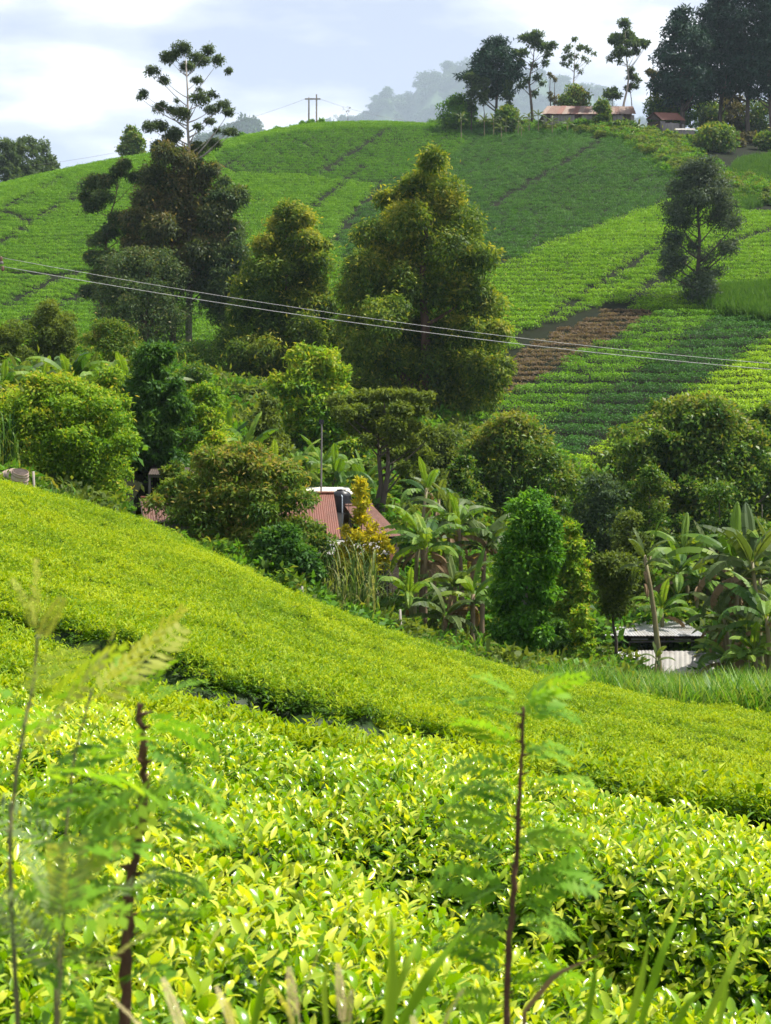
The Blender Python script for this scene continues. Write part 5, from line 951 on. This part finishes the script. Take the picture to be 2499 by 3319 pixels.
for i, (px, Y, top, n, lab) in enumerate(((1020,45.5,1730,46,'pale cane clump in front of the grey lean-to'),(1075,46.5,1700,50,'tall cane clump with straw coloured blades below the red roof'),(1140,45,1745,50,'leaning cane clump under the golden shrub'),(1185,44,1720,54,'thick cane clump with bent straw blades under the golden shrub'),(1215,46.5,1760,40,'cane clump beside the brown outbuilding'),(12,46,1300,60,'dark reed clump at the end of the huge shrub'),(975,43.6,1790,34,'short cane clump beside the low glossy shrub'),(205,43.5,1545,24,'wispy grass tuft beside the woven hive'))):
    x = (px-1249.5)/F*Y; z = float(H(x, Y)); h = (1659.5-top)/F*Y-z; mt = 'cane' if i != 5 else 'green_deep'
    root = empty('cane_clump', (x, Y, z)); tag(root, lab, 'canes', 'tall cane clumps by the farm'); link('blades', blades(rg, int(n*1.3), h*1.0, .05, .26, 1.5, M[mt], 5, 'blades', True), root)
    mb = MB()
    for _ in range(9): b = rg.normal(0, .16, 2); e = b*1.6; mb.tube([(*b, -.1), (*(b*1.2), h*.4), (*e, h*rg.uniform(.7, .95))], [.02, .017, .008], 5)
    mb.build('stalks', M[mt], root)

# ------------------------------------------------------------------ path-side weeds close to the eye (out of focus)
lm('frond', [(.07,.17,.02),(.13,.29,.025),(.22,.40,.03),(.38,.45,.05)], rough=.5, trans=.48, var=.3, nscale=3)
lm('frond_yellow', [(.26,.32,.05),(.42,.45,.09),(.52,.50,.16)], rough=.5, trans=.48, nscale=3)
lm('frond_grey', [(.09,.15,.05),(.17,.25,.09),(.27,.34,.13)], rough=.55, trans=.35, nscale=3)
lm('plume', [(.36,.36,.12),(.52,.48,.2),(.55,.42,.28)], rough=.6, trans=.45, nscale=3)
lm('blade', [(.11,.23,.015),(.20,.37,.02),(.34,.48,.05)], rough=.4, trans=.42, nscale=3)
M['weed_stem'] = plain('dark thorny stem', [(.045,.026,.015),(.14,.07,.035),(.08,.042,.024)], 22, .8, (1, 1, .5), .5)
M['weed_green'] = plain('green brown stem', [(.10,.14,.04),(.2,.17,.07)], 20, .7)
def frond(r, mat, n=12, ln=1., lf=.28, wd=.09, curl=.7, name='frond'):
    """a pinnate frond along +X, length 1: rachis with paired narrow leaflets"""
    Q, T = [], []; t = np.linspace(0, 1, n+1); a = -curl*t**1.5; d = np.stack([np.cos(a), 0*a, np.sin(a)], -1); mid = np.concatenate([[[0, 0, 0]], np.cumsum((d[1:]+d[:-1])/2/n, 0)]); g = r.uniform(.25, .75)
    for i in range(n):
        Q.append((mid[i]+[0, .008, 0], mid[i+1]+[0, .006, 0], mid[i+1]-[0, .006, 0], mid[i]-[0, .008, 0])); T.append(g)
        if i < 2: continue
        for s in (-1, 1):
            l = lf*(math.sin(math.pi*(.15+.8*t[i]))**.6)*r.uniform(.9, 1.1); up = np.array([-d[i][2], 0, d[i][0]]); ax = nrm(np.array([0, s, 0])*.9+d[i]*.55+up*r.uniform(-.25, .1)); lt = nrm(np.cross(ax, up))*wd/2; b = mid[i]; m = b+ax*l*.5
            Q.append((b, m+lt, b+ax*l, m-lt)); T.append(np.clip(g+r.normal(0, .08), 0, 1))
    return quads(name, np.array(Q), M[mat], T)
rw = np.random.default_rng(51)
FR = [frond(rw, 'frond', curl=rw.uniform(.2, 1.1), n=int(rw.integers(11, 14))) for _ in range(6)]; FG = [frond(rw, 'frond_grey', curl=rw.uniform(.2, 1.1), n=17, lf=.24, wd=.045) for _ in range(3)]
PY = [frond(rw, 'frond_yellow', n=14, lf=.22, wd=.06, curl=rw.uniform(-.1, .5), name='plume') for _ in range(3)]; PL = [frond(rw, 'plume', n=30, lf=.12, wd=.03, curl=rw.uniform(-.1, .5), name='plume') for _ in range(4)]
def put_frond(root, me, at_, yaw, pitch, s, roll=0., name='frond'):
    o = link(name, me, root); o.location = at_; o.rotation_euler = (roll, -pitch, yaw); o.scale = (s, s, s); return o
def weed(label, Y, stem, fronds, rad=.008, seed=0, tip=None):
    """stem: photo points from the ground up; fronds: (photo x, y along the stem side, direction in picture degrees, length m, kind)"""
    r = np.random.default_rng(700+seed); P = [np.array(W(px, py, Y+dy)) for px, py, dy in stem]; x0, y0 = P[0][:2]; g = float(H(x0, y0)); root = empty('mimosa_weed', (x0, y0, g)); tag(root, label, 'weed', 'path-side weeds'); P = [np.array([x0, y0, g-.02])]+P; P = np.array(P)-np.array(root.location)
    tq = np.linspace(0, len(P)-1, 34); P = np.stack([np.interp(tq, range(len(P)), P[:, i]) for i in range(3)], -1); P[1:] += r.normal(0, rad*.22, P[1:].shape)*[1, 1, 0]; rr = np.linspace(rad, rad*.45, len(P))*r.uniform(.8, 1.2, len(P)); mb = MB().tube(P, rr, 8)
    for _ in range(40):                                   # thorns and leaf scars
        u = r.uniform(.15, len(P)-1.05); i = int(u); p = P[i]+(P[i+1]-P[i])*(u-i); a = r.uniform(0, 6.28); q = p+np.array([math.cos(a), math.sin(a), .3])*rad*r.uniform(1.5, 2.6); mb.tube([p, q], [rad*.5, rad*.1], 4)
    mb.build('stem', M['weed_stem' if rad > .004 else 'weed_green'], root, True)
    for px, py, deg, ln, kd in fronds:
        p = np.array(W(px, py, Y))-np.array(root.location); z = p[2]; i = np.searchsorted(P[:, 2], z); i = min(max(i, 1), len(P)-1); f = np.clip((z-P[i-1, 2])/(P[i, 2]-P[i-1, 2]), 0, 1); s0 = P[i-1]+(P[i]-P[i-1])*f
        a = math.radians(deg); yaw = (0 if math.cos(a) > 0 else math.pi)+r.normal(0, .45); pitch = math.asin(max(-1, min(1, math.sin(a))))
        set_ = FR if kd == 'g' else FG if kd == 's' else PY; put_frond(root, set_[int(r.integers(len(set_)))], s0, yaw, pitch, ln, r.normal(0, .5), 'frond' if kd != 'p' else 'plume')
    return root
def auto_fronds(r, x0, y0, x1, y1, n, ln=(.08, .13), kinds='ggggs'):
    out = []
    for i in range(n):
        t = (i+r.uniform(.2, .8))/n; out.append((x0+(x1-x0)*t, y0+(y1-y0)*t, (r.uniform(-15, 45) if i % 2 else 180-r.uniform(-15, 45)), r.uniform(*ln), kinds[int(r.integers(len(kinds)))]))
    return out
weed('feathery weed on a dark thorny stem beside the yellow plumes', 1.62, [(405,3300,0),(415,3000,.0),(435,2760,.0),(468,2560,.01),(462,2420,.0),(450,2280,.0)], auto_fronds(rw, 405,3250,455,2300, 26, (.08,.12), 'ggggg')+[(455,2270,70,.07,'g'),(455,2270,110,.06,'g'),(452,2290,30,.09,'g')], .0075, 1)
weed('feathery weed on a slim red brown stem against the glossy tea', 1.72, [(1640,3300,0),(1652,3060,.0),(1668,2860,.01),(1680,2650,.0),(1690,2440,.0),(1697,2290,0)], auto_fronds(rw, 1640,3250,1692,2330, 30, (.075,.11), 'ggggg')+[(1697,2285,60,.07,'g'),(1697,2285,125,.075,'g'),(1697,2290,35,.085,'g'),(1697,2300,150,.085,'g'),(1697,2310,10,.08,'g'),(1697,2320,170,.08,'g')], .0045, 2)
weed('greyish weed with long arching fronds at the edge of the path', 1.35, [(60,3300,0),(40,3000,0),(30,2700,.02),(60,2450,.03),(110,2200,.05),(120,2060,.05)], auto_fronds(rw, 50,3200,90,2250, 22, (.09,.15), 'gggps')+[(118,2080,92,.075,'p'),(118,2080,76,.065,'p'),(118,2060,104,.06,'p'),(116,2100,60,.05,'p')], .0028, 3)
weed('weed with slanting golden plumes between the two stems', 1.5, [(180,3250,0),(200,2800,0),(240,2450,.02),(300,2230,.03)], [(250,2420,50,.11,'p'),(290,2250,40,.13,'p'),(230,2500,30,.15,'g'),(250,2380,160,.12,'g'),(215,2700,25,.13,'g'),(210,2750,150,.14,'s'),(200,2850,40,.12,'g'),(300,2230,70,.09,'p'),(280,2290,30,.14,'p'),(190,3000,150,.12,'s'),(195,2950,20,.12,'g')], .0022, 4)
weed('low greyish weed with feathery tips at the path edge', 1.3, [(190,3300,0),(200,3100,0),(205,2980,0)], [(200,3000,80,.09,'s'),(200,3010,120,.09,'s'),(203,3050,45,.1,'s'),(195,3150,140,.1,'s'),(198,3200,30,.1,'p'),(203,2990,100,.07,'p')], .002, 5)
for i, (px, py, Y, lab) in enumerate(((600,3180,1.45,'pinkish feathery seed head beside the dark thorny stem'),(760,3160,1.5,'pale gold feathery seed head above the path grass'),(1110,3140,1.6,'straw feathery seed head among the path grass'),(1380,3230,1.35,'woolly pale seed head beside the slim red brown stem'),(520,3200,1.4,'short pinkish seed head beside the dark thorny stem'),(960,3110,1.6,'tall straw seed head leaning over the tea'))):
    x, y, z = W(px, py, Y); g = float(H(x, y)); root = empty('seed_grass', (x, y, g)); tag(root, lab, 'grass', 'feathery seed heads by the path'); h = z-g
    MB().tube([(0, 0, -.02), (.01, 0, h*.6), (0, 0, h-.06)], .0022, 5).build('stalk', M['blade'], root)
    for k in range(3): put_frond(root, PL[k], (0, 0, h-.09+.015*k), rw.uniform(0, 6.28), rw.uniform(.9, 1.4), rw.uniform(.05, .085), 0, 'seed_plume')
def big_blade(label, pts, Y, w, dry=False):
    P = np.array([W(px, py, Y+dy) for px, py, dy in pts]); g = float(H(P[0, 0], P[0, 1])); t = np.linspace(0, 1, 12); T = np.linspace(0, 1, len(P)); C_ = np.stack([np.interp(t, T, P[:, i]) for i in range(3)], -1); L0 = np.array([C_[0, 0], C_[0, 1], g]); C_ = np.concatenate([[[C_[0, 0], C_[0, 1], g-.02]], C_])-L0
    ww = np.r_[.5, .75, np.linspace(.9, 1, 4), np.linspace(.95, .05, 7)]*w/2; lat = nrm(np.cross(np.gradient(C_, axis=0), [0, 1, .25])); V, Fc = [], []
    for c, a, q in zip(C_, lat, ww): V += [c-a*q+[0, .25*q, 0], c, c+a*q+[0, .25*q, 0]]
    for i in range(len(C_)-1): b = 3*i; Fc += [(b, b+1, b+4, b+3), (b+1, b+2, b+5, b+4)]
    o = link('grass_blade', mesh('grass_blade', V, Fc, M['dry' if dry else 'blade'], True, [rw.uniform(.3, .9)]*len(Fc)), None, L0); tag(o, label, 'grass blade', 'broad grass blades by the path')
for lab, pts, Y, w, dr in (('broad upright grass blade with a blunt base below the tea', [(1260,3330,0),(1272,3150,0),(1268,2960,0)], 1.5, .012, 0), ('grass blade leaning outward from the upright tuft', [(1290,3340,0),(1400,3150,0),(1525,2985,.03)], 1.5, .012, 0),
      ('thin grass blade beside the broad upright one', [(1240,3340,0),(1320,3130,0),(1370,3020,.02)], 1.55, .008, 0), ('long pale grass blade crossing the dark hedge front', [(2080,3310,0),(2150,3080,0),(2245,2855,.03)], 1.7, .010, 0),
      ('curving green grass blade past the dark hedge front', [(2290,3310,0),(2360,3160,0),(2455,2945,.03)], 1.7, .010, 0), ('short grass blade at the hedge foot', [(2040,3320,0),(2080,3180,0),(2105,3030,0)], 1.6, .009, 0), ('dry straw blade bent across the weeds', [(1700,3280,0),(1800,3160,0),(1965,3085,.02)], 1.65, .007, 1),
      ('green blade beside the slim red brown stem', [(1900,3330,0),(1925,3180,0),(1935,3090,0)], 1.6, .007, 0), ('green blade under the curving one', [(2330,3330,0),(2352,3220,0),(2355,3140,0)], 1.65, .007, 0), ('bright blade at the foot of the dark thorny stem', [(820,3340,0),(850,3200,0),(900,3080,0)], 1.55, .008, 0), ('narrow blade rising between the seed heads', [(1060,3340,0),(1050,3200,0),(1065,3110,0)], 1.55, .006, 0), ('blade bent low over the hedge foot', [(2180,3340,0),(2240,3240,0),(2330,3190,.05)], 1.6, .008, 0)):
    big_blade(lab, pts, Y, w, dr)
print('total tris', NTRI[0])
